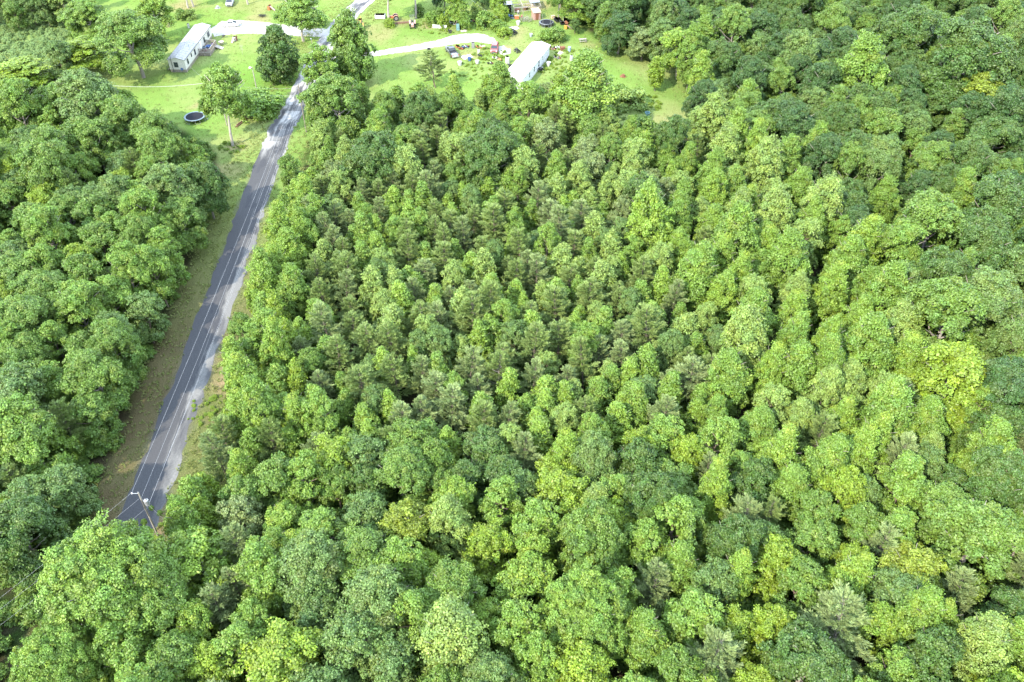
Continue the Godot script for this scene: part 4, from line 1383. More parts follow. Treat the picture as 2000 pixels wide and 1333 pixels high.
# many small leaf faces on the outer side of round sprays; each spray [centre, radius]
func leaves(m: Dictionary, r: RandomNumberGenerator, clumps: Array, axis_low: Vector3, per_area: float, size: float, col: Color, vary: float):
	for c in clumps:
		if r.randf() < 0.10: continue
		var o: Vector3 = c[0]
		var rad: float = c[1]
		var arm := Vector3(r.randfn(), r.randfn() * 0.4 - 0.1, r.randfn()).normalized() * rad
		var out := Vector3(o.x - axis_low.x, (o.y - axis_low.y) * 0.5 + 1.2, o.z - axis_low.z).normalized()
		var n := int(per_area * TAU * 1.25 * rad * rad)
		var tone := col * (1.0 + r.randfn(0.0, vary))
		tone = tone.lerp(Color(tone.g * 0.92, tone.g * 1.04, tone.b * 0.7), clampf(r.randfn(0.05, 0.2), 0.0, 0.5))
		tone = tone.lerp(Color(tone.r * 0.8, tone.g * 0.92, tone.b * 1.2), clampf(r.randfn(0.0, 0.3), 0.0, 0.8))
		for k in n:
			var d := Vector3(r.randfn(), r.randfn(), r.randfn()).normalized()
			var f := d.dot(out)
			if f < -0.1: d = (d - 2.0 * f * out)
			# sprays are flatter than they are wide
			var q := d * rad * (0.80 + 0.30 * r.randf())
			q -= out * q.dot(out) * 0.30
			if k % 3 == 0: q = q * r.randf_range(0.5, 1.0) + arm * r.randf_range(0.2, 1.45)      # a twig reaching out of the spray
			var nn := (d * 0.75 + out * 0.25 + Vector3(r.randfn(), r.randfn() + 0.35, r.randfn()) * 0.60).normalized()
			var u := nn.cross(Vector3(r.randfn(), r.randfn() - 0.3, r.randfn())).normalized()
			var v := nn.cross(u)
			var l := size * r.randf_range(0.65, 1.3)
			leaf(m, o + q, u * l * 0.5, v * l * 0.34, nn, tone * r.randf_range(0.68, 1.34))
		# sparser leaves hang deeper inside the crown
		for k in n / 7:
			var p := o - out * rad * r.randf_range(0.5, 2.2) + Vector3(r.randfn(), r.randfn(), r.randfn()) * rad * 0.5
			var nn := (out + Vector3(r.randfn(), r.randfn(), r.randfn()) * 0.6).normalized()
			var u := nn.cross(Vector3(r.randfn(), r.randfn(), r.randfn())).normalized()
			leaf(m, p, u * size * 0.8, nn.cross(u) * size * 0.6, nn, tone * 0.95)


func leaf(m: Dictionary, p: Vector3, u: Vector3, v: Vector3, n: Vector3, col: Color):
	var b: int = m.v.size()
	m.v.append(p - u)
	m.v.append(p + v)
	m.v.append(p + u)
	m.v.append(p - v)
	for k in 4:
		m.n.append(n)
		m.c.append(col)
	m.i.append_array(PackedInt32Array([b, b + 1, b + 2, b, b + 2, b + 3]))


func limbs(m: Dictionary, r: RandomNumberGenerator, base_r: float, top: float, width: float, fork: float, bark: Color, n: int):
	# the trunk bends a little; limbs leave it from the fork height up
	var pts := [Vector3.ZERO]
	var segs := 5
	for k in segs: pts.append(Vector3(r.randfn() * width * 0.012, top * (k + 1) / segs, r.randfn() * width * 0.012))
	for k in segs:
		tube(m, pts[k], pts[k + 1], base_r * (1.0 - 0.17 * k), base_r * (1.0 - 0.17 * (k + 1)), 7, bark * r.randf_range(0.85, 1.1), false)
	for k in n:
		var h := lerpf(fork, top * 0.92, float(k) / n)
		var a := k * 2.4 + r.randf()
		var reach := width * 0.42 * sin(clampf(PI * (0.25 + 0.65 * (h - fork) / maxf(0.1, top - fork)), 0.2, 3.0))
		var p0 := Vector3(0, h, 0)
		var p1 := p0 + Vector3(cos(a) * reach * 0.5, reach * 0.35, sin(a) * reach * 0.5)
		var p2 := p0 + Vector3(cos(a + 0.2) * reach, reach * 0.85, sin(a + 0.2) * reach)
		tube(m, p0, p1, base_r * 0.42, base_r * 0.28, 5, bark, false)
		tube(m, p1, p2, base_r * 0.28, base_r * 0.10, 5, bark * 1.1, false)


# egg-shaped or pyramidal crown of a tulip poplar: small even clumps over the outline
func crown_egg(r: RandomNumberGenerator, w: float, h0: float, h1: float, clump: float, pointed: float) -> Array:
	var out := []
	var hh := h1 - h0
	var area := PI * w * hh * 0.8
	var n := int(area / (clump * clump * 2.7))
	for k in n:
		var t := pow((k + 0.5) / n, 0.92)
		var prof := pow(sin(PI * clampf(0.17 + 0.80 * t, 0.0, 1.0)), 0.75) * lerpf(1.0, 1.0 - 0.55 * t, pointed)
		var a := k * 2.39996 + r.randf_range(-0.4, 0.4)
		var rr := w * 0.5 * prof * r.randf_range(0.70, 1.14) - clump * 0.45
		rr = maxf(rr, 0.05)
		out.append([Vector3(cos(a) * rr, h0 + hh * t - clump * 0.5 + r.randfn() * 0.18, sin(a) * rr), clump * r.randf_range(0.6, 1.4)])
	out.append([Vector3(0, h1 - clump, 0), clump * 0.9])
	return out


# broad crown made of several domes, each of smaller clumps; lower domes hang round the sides
func crown_domes(r: RandomNumberGenerator, w: float, h0: float, h1: float, clump: float, domes: int) -> Array:
	var out := []
	var hh := h1 - h0
	var total := domes + int(domes * 0.7)
	for k in total:
		var a := k * 2.39996 + r.randf_range(-0.35, 0.35)
		var low := k >= domes
		var q := sqrt((k + 0.3) / domes) if not low else r.randf_range(0.75, 1.0)
		var dr := w * r.randf_range(0.14, 0.23)
		var rr := q * (w * 0.5 - dr * 0.6) * r.randf_range(0.86, 1.1)
		var cy := h0 + hh * (0.34 + 0.50 * sqrt(maxf(0.0, 1.0 - q * q))) + r.randfn() * hh * 0.06 - dr * 0.25
		if low: cy = h0 + hh * r.randf_range(0.08, 0.32)
		var c := Vector3(cos(a) * rr, cy, sin(a) * rr)
		var n := int(TAU * dr * dr * 1.4 / (clump * clump * 2.9))
		for s in n:
			var d := Vector3(r.randfn(), r.randfn() * 0.85 + 0.35, r.randfn()).normalized()
			var o := (c - Vector3(0, h0 + hh * 0.1, 0)).normalized()
			if d.dot(o) < -0.35: d = d - 2.0 * d.dot(o) * o
			out.append([c + d * dr * r.randf_range(0.72, 1.22), clump * r.randf_range(0.55, 1.35)])
	return out


func pine_crown(m: Dictionary, r: RandomNumberGenerator, w: float, h0: float, h1: float, col: Color, bark: Color, wood: Dictionary):
	var levels := 14
	for k in levels:
		var t := (k + r.randf()) / levels
		var y := lerpf(h0, h1 * 0.97, t)
		var reach := w * 0.5 * pow(1.0 - t, 0.62) * (0.55 + 0.45 * minf(1.0, t * 4.0)) + 0.25
		var n := 5 if t < 0.8 else 4
		for j in n:
			var a := TAU * j / n + k * 1.1 + r.randfn() * 0.25
			var len := reach * r.randf_range(0.55, 1.35)
			var lift := lerpf(0.10, 0.75, t) + r.randfn() * 0.10
			var d := Vector3(cos(a), lift, sin(a)).normalized()
			var p0 := Vector3(0, y, 0)
			tube(wood, p0, p0 + d * len * 0.8, 0.035, 0.01, 3, bark, false)
			var side := d.cross(Vector3.UP).normalized()
			var tone := col * (1.0 + r.randfn(0.0, 0.10))
			# twigs to both sides, needles in tufts along them
			var tw := int(len * 5.0) + 2
			for q in tw:
				var s := 0.22 + 0.78 * (q + r.randf()) / tw
				var sd := 1.0 if q % 2 else -1.0
				var tl := (0.30 + 0.40 * (1.0 - s)) * minf(1.4, len) * r.randf_range(0.7, 1.2)
				var td := (d * 0.9 + side * sd * r.randf_range(0.2, 0.8) + Vector3(0, r.randf_range(0.0, 0.4), 0)).normalized()
				var tp := p0 + d * len * s
				for e in 4:
					var pe := tp + td * tl * (0.25 + 0.25 * e)
					for f in 4:
						var nd := (td + Vector3(r.randfn(), r.randfn() + 0.35, r.randfn()) * 0.34).normalized()
						var nn := nd.cross(Vector3(r.randfn(), r.randfn(), r.randfn())).normalized()
						if nn.y < 0: nn = -nn
						var vv := nn.cross(nd)
						leaf(m, pe + nd * 0.13, nd * 0.26, vv * 0.046, nn, tone * r.randf_range(0.72, 1.30))


# kinds: nominal width and height, clump and leaf size, tones with the words that go with them
func tree_meshes():
	var bark_grey := Color(0.20, 0.18, 0.15)
	var bark_brown := Color(0.13, 0.10, 0.075)
	var G := {"bright green": Color(0.138, 0.223, 0.025), "fresh green": Color(0.116, 0.198, 0.025), "pale green": Color(0.156, 0.229, 0.046), "mid green": Color(0.095, 0.166, 0.023), "dark green": Color(0.056, 0.111, 0.018),
		"deep green": Color(0.043, 0.094, 0.019), "blue green": Color(0.097, 0.161, 0.035), "yellow green": Color(0.147, 0.222, 0.018), "golden green": Color(0.154, 0.201, 0.019), "grey green": Color(0.130, 0.174, 0.053),
		"olive": Color(0.162, 0.222, 0.062), "grey olive": Color(0.184, 0.238, 0.088), "light green": Color(0.195, 0.285, 0.088)}
	var specs := {
		"poplar": ["tulip_poplar", "tulip poplar", 7.5, 15.1, ["bright green", "fresh green", "fresh green", "pale green", "mid green", "bright green"]],
		"sapling": ["young_poplar", "young poplar", 3.8, 9.0, ["bright green", "fresh green", "bright green", "pale green", "yellow green", "fresh green"]],
		"oak": ["oak_tree", "oak", 9.0, 15.1, ["mid green", "dark green", "mid green", "blue green", "deep green", "fresh green"]],
		"broad": ["broadleaf_tree", "broadleaf tree", 6.0, 11.5, ["fresh green", "mid green", "blue green", "pale green", "dark green", "grey green"]],
		"maple": ["maple_tree", "maple", 6.0, 11.0, ["yellow green", "golden green", "yellow green", "bright green"]],
		"pine": ["pine_tree", "pine", 4.6, 9.75, ["olive", "grey olive", "olive", "grey olive", "olive"]],
		"bigpine": ["tall_pine", "tall pine", 7.0, 12.0, ["grey olive", "olive", "grey olive"]],
		"bush": ["bush", "bush", 4.0, 3.0, ["fresh green", "mid green", "yellow green", "pale green", "light green"]],
		"oval": ["oval_tree", "oval tree", 9.0, 13.0, ["dark green", "mid green"]],
		"bigoak": ["oak_tree", "oak", 13.0, 18.7, ["fresh green", "mid green"]],
		"lawn": ["shade_tree", "shade tree", 10.0, 17.0, ["fresh green", "dark green", "mid green"]],
	}
	var seed_n := 100
	for key in specs:
		var sp: Array = specs[key]
		protos[key] = []
		for k in sp[4].size():
			seed_n += 1
			var r := RandomNumberGenerator.new()
			r.seed = seed_n
			var w: float = sp[2]
			var h: float = sp[3]
			var col: Color = G[sp[4][k]]
			var crown := mb()
			var trunk := mb()
			match key:
				"poplar":
					limbs(trunk, r, 0.20, h * 0.93, w, h * 0.30, bark_grey, 12)
					leaves(crown, r, crown_egg(r, w, h * 0.20, h, 0.66, [0.85, 0.5, 0.7, 0.35, 0.8, 0.6][k]), Vector3(0, h * 0.3, 0), 36.0, 0.29, col, 0.10)
				"sapling":
					limbs(trunk, r, 0.10, h * 0.93, w, h * 0.35, bark_grey, 9)
					leaves(crown, r, crown_egg(r, w, h * 0.25, h, 0.44, [0.8, 0.4, 0.7, 0.3, 0.9, 0.6][k]), Vector3(0, h * 0.35, 0), 45.0, 0.25, col, 0.10)
				"oak":
					limbs(trunk, r, 0.30, h * 0.86, w, h * 0.35, bark_grey, 13)
					leaves(crown, r, crown_domes(r, w, h * 0.20, h, 0.60, 11 + k % 4), Vector3(0, h * 0.3, 0), 41.0, 0.27, col, 0.10)
				"bigoak":
					limbs(trunk, r, 0.38, h * 0.86, w, h * 0.3, bark_grey, 16)
					leaves(crown, r, crown_domes(r, w, h * 0.22, h, 0.62, 19 + k), Vector3(0, h * 0.3, 0), 42.0, 0.26, col, 0.12)
				"broad":
					limbs(trunk, r, 0.18, h * 0.88, w, h * 0.3, bark_brown, 11)
					leaves(crown, r, crown_domes(r, w, h * 0.18, h, 0.47, 9 + k % 3), Vector3(0, h * 0.3, 0), 44.0, 0.25, col, 0.11)
				"maple":
					limbs(trunk, r, 0.16, h * 0.88, w, h * 0.3, bark_grey, 11)
					leaves(crown, r, crown_domes(r, w, h * 0.18, h, 0.45, 10), Vector3(0, h * 0.3, 0), 42.0, 0.25, col, 0.11)
				"pine":
					limbs(trunk, r, 0.13, h * 0.96, w, h, bark_brown, 0)
					pine_crown(crown, r, w, h * 0.22, h, col, Color(0.075, 0.07, 0.045), trunk)
				"bigpine":
					limbs(trunk, r, 0.18, h * 0.96, w, h, bark_brown, 0)
					pine_crown(crown, r, w, h * 0.25, h, col, Color(0.12, 0.11, 0.085), trunk)
				"lawn":
					limbs(trunk, r, 0.34, h * 0.9, w, h * 0.46, bark_grey * 1.5, 14)
					leaves(crown, r, crown_domes(r, w, h * 0.44, h, 0.62, 8 + k), Vector3(0, h * 0.45, 0), 22.0, 0.36, col, 0.09)
				"oval":
					limbs(trunk, r, 0.26, h * 0.9, w, h * 0.12, bark_brown, 14)
					leaves(crown, r, crown_egg(r, w, h * 0.10, h, 0.72, 0.25), Vector3(0, h * 0.3, 0), 26.0, 0.38, col, 0.12)
				"bush":
					limbs(trunk, r, 0.06, h * 0.6, w, 0.2, bark_brown, 7)
					leaves(crown, r, crown_domes(r, w, -0.4, h, 0.42, 8), Vector3(0, 0, 0), 28.0, 0.28, col, 0.09)
			protos[key].append({"crown": bake(crown, M.needle if key.ends_with("pine") else M.leaf), "trunk": bake(trunk, M.bark), "w": w, "h": h, "tone": sp[4][k], "name": sp[0], "noun": sp[1]})


func cell(x: float, z: float) -> Vector2i:
	return Vector2i(int(floor(x / 12.0)), int(floor(z / 12.0)))


# notes a tree; all are put up together at the end, so that labels can count neighbours
func tree(kind: String, x: float, z: float, w: float, h: float, variant := -1, label := "", turn := -1.0):
	var t := {"kind": kind, "x": x, "z": z, "w": w, "h": h, "v": variant if variant >= 0 else rng.randi() % protos[kind].size(), "label": label, "turn": turn if turn >= 0.0 else rng.randf() * TAU}
	trees.append(t)
	var c := cell(x, z)
	if not hash_grid.has(c): hash_grid[c] = []
	hash_grid[c].append(t)


func room_for(x: float, z: float, w: float, keep: float) -> bool:
	var c := cell(x, z)
	for i in range(-1, 2):
		for j in range(-1, 2):
			for t in hash_grid.get(c + Vector2i(i, j), []):
				if Vector2(t.x - x, t.z - z).length() < (t.w + w) * 0.5 * keep: return false
	return true


func in_photo(p: Vector3) -> Vector3:      # where a point lies in the photograph (2000 x 1333) and how far off
	var th := deg_to_rad(CAM_PITCH)
	var y := p.y - CAM_HEIGHT
	var depth := -y * sin(th) - p.z * cos(th)
	return Vector3(1000.0 + PHOTO_FOCAL * p.x / depth, 666.5 - PHOTO_FOCAL * (y * cos(th) - p.z * sin(th)) / depth, depth)


# fills a stretch of woodland: mix is [kind, share, least width, greatest width, variants]
func wood(poly: PackedVector2Array, mix: Array, keep: float, tries: int):
	var lo := poly[0]
	var hi := poly[0]
	for p in poly:
		lo = lo.min(p)
		hi = hi.max(p)
	for k in tries:
		var p := Vector2(rng.randf_range(lo.x, hi.x), rng.randf_range(lo.y, hi.y))
		var pick := rng.randf()
		var f := rng.randf()
		var vr := rng.randi()
		if not Geometry2D.is_point_in_polygon(p, poly): continue
		var mm: Array = mix[-1]
		for q in mix:
			if pick < q[1]:
				mm = q
				break
			pick -= q[1]
		var w := lerpf(mm[2], mm[3], f)
		if not room_for(p.x, p.y, w, keep): continue
		if Geometry2D.is_point_in_polygon(p, clearing): continue
		var r := near_line(p, road_line)
		if r.x < 2.7 + (4.2 if r.y > 0 else 2.5) + w * 0.42: continue
		var ht: Array = {"oak": [7.0, 0.9], "broad": [5.5, 1.0], "poplar": [5.0, 1.35], "sapling": [4.2, 1.25], "maple": [5.0, 1.0], "pine": [4.0, 1.25], "bigpine": [4.0, 1.15], "bush": [0.3, 0.75]}[mm[0]]
		var h: float = (ht[0] + ht[1] * w) * lerpf(0.82, 1.16, rng.randf())
		var vs: Array = mm[4]
		tree(mm[0], p.x, p.y, w, h, vs[vr % vs.size()])


func put_tree(t: Dictionary) -> Node3D:
	var p: Dictionary = protos[t.kind][t.v]
	var o := Node3D.new()
	o.name = numbered(p.name)
	add_child(o, true)
	o.position = Vector3(t.x, 0, t.z)
	o.rotation = Vector3(0.09 * sin(t.x * 7.0 + t.z), t.turn, 0.09 * cos(t.z * 5.0 - t.x))
	o.scale = Vector3(t.w / p.w, t.h / p.h, t.w / p.w)
	var c := MeshInstance3D.new()
	c.name = "crown"
	c.mesh = p.crown
	o.add_child(c)
	var k := MeshInstance3D.new()
	k.name = "trunk"
	k.mesh = p.trunk
	o.add_child(k)
	return o


func place_trees():
	# ---- trees that stand out one by one
	tree("oak", -89.5, -200.11, 14.0, 17.0, 0, "great loose shade tree standing left of the beige mobile home", 0.5)
	tree("oak", -107.79, -220.53, 11.0, 11.5, 5, "wide loose tree behind the great shade tree, beside the brush field", 2.5)
	tree("maple", -91.03, -221, 8.09, 13.09,3,"bright green tree behind the great shade tree, nearest the top lawn")
	tree("maple", -103.68, -201.8, 12.5, 8.6, 0,"yellow green tree in front of the brush field, left of the shade tree")
	tree("maple", -114.57, -193, 12.5, 7.6, 2,"yellow green tree at the left picture edge below the brush field")
	tree("broad", -106.86, -196.99, 5.54, 11.04,2,"small blue green tree squeezed between the two yellow green trees")
	tree("oak", -87.46, -164.39, 12.49, 18.25,3,"broad tree below the two yellow green trees, left of the tall grass clumps")
	tree("oak", -78, -160.84, 9.3, 15.37,2,"rounded oak at the wood's top corner, left of the trampoline")
	tree("oak", -71.51, -154.51, 8.56, 14.71,0,"oak at the wood edge left of the trampoline")
	tree("oak", -56.92, -139.34, 6.62, 12.96,1,"dark oak at the wood edge below the trampoline")
	tree("lawn", -59.99, -167.15, 10.0, 17.0, 0, "tall shade tree with bare pale trunk alone on the left lawn", 0.5)
	tree("oval", -55.77, -197.61, 9.6, 13.5, 0, "dense dark oval tree on the lawn left of the lane", 1.5)
	tree("lawn", -54.41, -221.17, 12.0, 12.0, 0, "wide low forked tree where the left drive meets the lane", 0.3)
	tree("oval", -37.85, -196.51, 10.5, 17.0, 1, "tall dark tree right of the lane, below the yellow tractor", 1.0)
	tree("broad", -43.83, -189.32, 8.0, 11.5, 0, "light green tree hiding the lane, beside the tall dark tree", 2.0)
	tree("bigpine", -18.31, -194.61, 7.6, 9.0, 1, "lone olive pine below the silver pickup truck", 0.2)
	tree("lawn", -33.64, -234.67, 9.0, 20.0, 2, "pale forked trunk beside the white tank, crown out of sight", 0.2)
	tree("lawn", -26.28, -236.8, 9.0, 20.0, 1, "dark vine-grown trunk behind the red tractor, crown out of sight", 2.2)
	tree("lawn", -90.97, -244.1, 8.0, 20.0, 0, "pale trunk on bare earth at the top edge, left of its twin", 3.2)
	tree("lawn", -89.59, -244.85, 8.0, 20.0, 1, "pale trunk on bare earth at the top edge, right of its twin", 4.2)
	tree("lawn", -74.75, -246.74, 8.0, 20.0, 2, "slim trunk right of the silver car at the top edge", 5.2)
	tree("bush", -57.41, -181.76, 9.6, 5.2, 0, "big round bush on the lawn beside the lane", 0.1)
	tree("bush", -90.15, -236.09, 3.2, 2.6, 1, "left one of two round bushes near the top lawn", 0.1)
	tree("bush", -87.86, -236.44, 3.2, 2.7, 3, "right one of two round bushes near the top lawn", 1.1)
	tree("bush", -32.86, -231.19, 2.8, 2.0, 2, "low bright bush at the pale forked trunk's foot", 0.4)
	tree("bush", 11.39, -221.82, 5.0, 3.4, 1, "round bush behind the white mobile home, right of its pair", 0.4)
	tree("bush", 9.09, -221.17, 4.4, 3.0, 0, "round bush behind the white mobile home, left of its pair", 1.4)
	tree("bush", -25.69, -238.23, 3.0, 3.0, 1, "small bush at the foot of the vine-grown trunk", 1.4)
	tree("bush", -21.77, -232.57, 3.4, 3.2, 0, "hedgerow bush at the left end of the white board fence", 0.2)
	tree("bush", -18.48, -230.84, 3.0, 3.2, 2, "bright hedgerow bush right behind the white board fence", 1.7)
	tree("bush", -20.14, -235.38, 3.4, 3.0, 1, "hedgerow bush behind the blue barrel", 2.7)
	tree("bush", -12.65, -229.81, 3.4, 3.6, 0, "hedgerow bush just right of the turquoise cabinet", 0.7)
	tree("bush", -7.17, -230.84, 4.6, 3.8, 0, "largest hedgerow bush, near the blue grey motorbike", 3.7)
	tree("bush", -9.58, -237.52, 3.0, 4.0, 3, "slim hedgerow bush under the loose cable", 3.1)
	tree("bush", -3.08, -235.38, 4.2, 4.0, 2, "hedgerow bush left of the dark canopy hut", 2.1)
	tree("bush", -3.42, -228.45, 4.0, 2.6, 0, "weedy bush on the grass above the drive's end", 5.1)
	tree("bush", -1.89, -224.44, 3.6, 2.4, 2, "weedy bush right of the drive's end", 4.1)
	tree("maple", -14.77, -231.19, 5.8, 9.0, 3, "bright leafy tree rising behind the turquoise cabinet", 0.6)
	tree("oak", -18.93, -243.36, 6.0, 9.0, 4, "dark tree at the top edge left of the bright leafy tree", 0.6)
	tree("oak", -8.91, -244.1, 6.0, 9.0, 4, "dark tree at the top edge right of the bright leafy tree", 2.6)
	tree("maple", -3.68, -238.96, 4.6, 8.0, 3, "leafy tree at the top edge left of the dark canopy hut", 4.6)
	tree("sapling", 33.86, -193, 4.6, 8.6, 4, "bright column-shaped tree alone at the right lawn's edge", 0.6)
	tree("broad", 32.58, -209.96, 7.6, 8.5, 5, "pale tan-green tree at the forest edge right of the picnic table", 0.6)
	tree("oak", 26.99, -213.61, 8.5, 11.0, 4, "dark tree at the forest edge right of the picnic table", 0.7)
	tree("broad", 17.51, -233.27, 8.5, 8.5, 0, "leafy tree right of the pen frame at the top edge", 0.7)
	tree("oak", 23.19, -231.19, 9.0, 10.0, 1)
	tree("broad", 16.59, -226.43, 2.6, 4.2, 4, "small dark tree at the forest edge above the picnic table", 0.6)
	tree("maple", 39.86, -199.21, 8.46, 13.46,3)
	tree("poplar", 15.56, -167.6, 12.41, 21.75,1,"big leafy poplar in front of the junk right of the white home")
	tree("poplar", -1.33, -176.98, 7.1, 14.58,1,"poplar covering the white home's near left corner")
	tree("broad", 3.44, -168.55, 7.73, 13.23,0)
	tree("poplar", 10.41, -170.79, 6.5, 13.78,0)
	tree("bush", 27.37, -185.23, 7.0, 4.2, 3, "olive scrub beside the big leafy poplar, at the clearing", 0.5)
	tree("bush", 28.3, -172.29, 6.0, 3.6, 1, "green scrub at the lower end of the right clearing", 1.5)
	tree("bush", 24.46, -188.29, 5.0, 3.4, 0, "small scrub between the leafy poplar and the clearing", 2.5)
	tree("oak", -27.29, -143.68, 9.57, 15.62,1,"big dark oak right of the lane in the upper wood")
	tree("oak", -4.82, -145.37, 10.12, 16.11,1)
	tree("oak", -35.49, -164.47, 11.48, 17.33,0)
	tree("broad", -20.25, -172.1, 5.47, 10.97,0)
	tree("sapling", -25.48, -174.18, 4.87, 10.29,1)
	# ---- near the pale pole and along the bottom
	tree("bigoak", -43.37, -53.79, 12.31, 18.08,0,"huge oak hanging over the near end of the lane")
	tree("bigoak", -46.6, -43.53, 7.87, 14.08,0,"large oak in the bottom left corner over the grey turnout")
	tree("oak", -57.23, -60.93, 8.09, 14.28,1,"dark oak at the left edge below the wood, beside the wires")
	tree("maple", -35.88, -58.11, 7.71, 12.71,3)
	tree("oak", -38.54, -51.19, 7.26, 13.54,0)
	tree("broad", -41.51, -46.09, 5.97, 11.47,0)
	tree("broad", -36.27, -45.81, 5.96, 11.46,1)
	tree("broad", -32.58, -64.76, 5.01, 10.51,5,"grey green tree with a dark gap of bare limbs below it")
	tree("broad", -29.52, -70.31, 5.84, 11.34,1)
	tree("poplar", -6.55, -62.27, 5.63, 12.61,3,"very pale rounded poplar near the bottom centre")
	tree("maple", -12.31, -62.6, 6.46, 11.46,1,"golden olive tree left of the very pale poplar")
	tree("maple", 5.86, -67.73, 7, 12,0,"vivid yellow green tree in the lower middle")
	tree("maple", 12.57, -62.94, 5.7, 10.7,2,"vivid green oval tree right of the vivid yellow green tree")
	tree("broad", 19.44, -61.37, 6.68, 12.18,0)
	tree("broad", -19.49, -72.94, 5.62, 11.12,2)
	tree("broad", -17.91, -65.37, 5.34, 10.84,2)
	tree("maple", -23.82, -73.04, 6.29, 11.29,0)
	tree("maple", -23.61, -45.41, 8.05, 13.05,0,"vivid yellow green tree at the bottom edge, left")
	tree("poplar", -6.16, -46.2, 7.76, 15.48,3,"big pale tree at the bottom edge")
	tree("oak", -22.95, -55.08, 8.03, 14.23,3)
	tree("oak", -15.28, -51.12, 8.34, 14.5,3)
	tree("oak", -6.27, -53.57, 6.84, 13.16,0)
	tree("maple", 1.17, -55.24, 6.42, 11.42,3)
	tree("bigoak", 8.53, -49.9, 8.81, 14.93,0,"big pale green oak in the bottom middle")
	tree("bigpine", 15.79, -54.98, 5.85, 10.73,0)
	tree("bigpine", 21.54, -46.7, 7.09, 12.15,2,"grey olive pine at the bottom edge, right of centre")
	tree("bigpine", 35.87, -48.91, 8.28, 13.52,0,"largest grey olive pine, at the bottom edge right")
	tree("bigpine", 28.5, -64.32, 5.64, 10.48,2)
	tree("bigpine", 31.95, -66.46, 4.47, 9.14,1)
	tree("bigpine", 25.6, -72.28, 4.26, 8.89,0)
	tree("bigpine", 33.97, -57.32, 3.61, 8.15,1)
	tree("maple", 30.44, -57.69, 5.37, 10.37,2)
	tree("maple", 28.19, -49.97, 5.07, 10.07,0)
	tree("maple", 39.42, -58.17, 4.21, 9.21,0)
	tree("poplar", 33.56, -73.64, 5.69, 12.69,0,"dense bright rounded poplar right of centre, lower part")
	tree("poplar", 46.37, -76.19, 6.05, 13.16,0)
	tree("poplar", 55.15, -75.82, 4.06, 10.48,3)
	tree("broad", 27.85, -82.08, 3.88, 9.38,0)
	tree("poplar", 50.14, -46.41, 5.96, 13.05,3,"pale poplar in the bottom right corner")
	tree("oak", 53.27, -59.98, 9.47, 15.52,0)
	tree("broad", 48.44, -68, 6.37, 11.87,0)
	tree("maple", 46.77, -57.23, 6.51, 11.51,1)
	# ---- the poplar stand on the right
	tree("poplar", 45.33, -113.78, 7.49, 15.11,1)
	tree("poplar", 53.68, -113.3, 6.66, 13.99,1)
	tree("poplar", 37.48, -118.8, 8.09, 15.92,1)
	tree("poplar", 34, -116.87, 5.95, 13.03,0)
	tree("poplar", 36.53, -99.03, 6.92, 14.34,1)
	tree("poplar", 43.9, -101.74, 5.96, 13.04,0)
	tree("poplar", 50.94, -92.6, 7.75, 15.47,1)
	tree("poplar", 58.5, -97.45, 6.12, 13.26,3)
	tree("poplar", 40.16, -89.64, 6.21, 13.38,1)
	tree("poplar", 30.93, -87.34, 6.47, 13.74,1)
	tree("poplar", 46.83, -142.25, 7.65, 15.32,3)
	tree("poplar", 54.15, -130.11, 7.67, 15.36,3)
	tree("poplar", 45.54, -127.53, 7.14, 14.64,3)
	tree("poplar", 41.49, -160.65, 7.26, 14.8,3)
	tree("poplar", 41.46, -148.92, 6.91, 14.33,3)
	tree("poplar", 44.27, -200.83, 7.28, 14.82,1)
	tree("poplar", 42.71, -183.24, 6.38, 13.61,0)
	tree("poplar", 77.14, -180.08, 11.1, 19.98,1)
	tree("oak", 63.74, -115.86, 8.39, 14.55,5)
	tree("oak", 64.48, -97.06, 11.25, 17.12,0)
	tree("oak", 70.89, -120.85, 11.1, 16.99,0)
	tree("oak", 83.12, -127.49, 10.61, 16.55,1)
	tree("oak", 71.48, -102.65, 10.1, 16.09,3)
	tree("maple", 99.01, -172.5, 9.79, 14.79,1,"golden olive tree in the dark upper right forest")
	tree("maple", 62.14, -86.72, 9.28, 14.28,0,"yellow green spreading tree at the right edge of the poplar stand")
	tree("oak", 97.18, -181.01, 16.57, 21.91,1)
	tree("oak", 92.69, -198.35, 13.07, 18.76,1)
	# ---- the woods around them
	wood(PackedVector2Array([Vector2(-113.42, -161.51), Vector2(-105.01, -163.69), Vector2(-91.36, -169.33), Vector2(-76.66, -163.69), Vector2(-68.78, -158.3), Vector2(-60.95, -150.16), Vector2(-53.92, -139.85), Vector2(-48.99, -127.21), Vector2(-48.63, -115.26), Vector2(-48.43, -102.17), Vector2(-48.26, -90.74), Vector2(-49.49, -80.69), Vector2(-49.27, -71.78), Vector2(-50.1, -64.96), Vector2(-53, -61.24), Vector2(-56.32, -59.09), Vector2(-58.53, -57.36), Vector2(-63.35, -54.02)]), [["oak", 0.62, 6.0, 9.5, [0, 0, 2, 3, 5, 5]], ["broad", 0.25, 5.0, 7.0, [0, 1, 2]], ["maple", 0.07, 5.0, 6.5, [0, 3]], ["pine", 0.06, 4.0, 5.0, [0, 2]]], 0.66, 2600)
	wood(PackedVector2Array([Vector2(-115.81, -165.62), Vector2(-120.23, -174.88), Vector2(-99.9, -173.69), Vector2(-85.48, -174.88), Vector2(-78.47, -170.16), Vector2(-91.15, -167.87), Vector2(-105.28, -163.41)]), [["broad", 0.6, 4.0, 6.0, [0, 2, 3]], ["maple", 0.4, 4.0, 6.0, [0, 3]]], 0.66, 300)
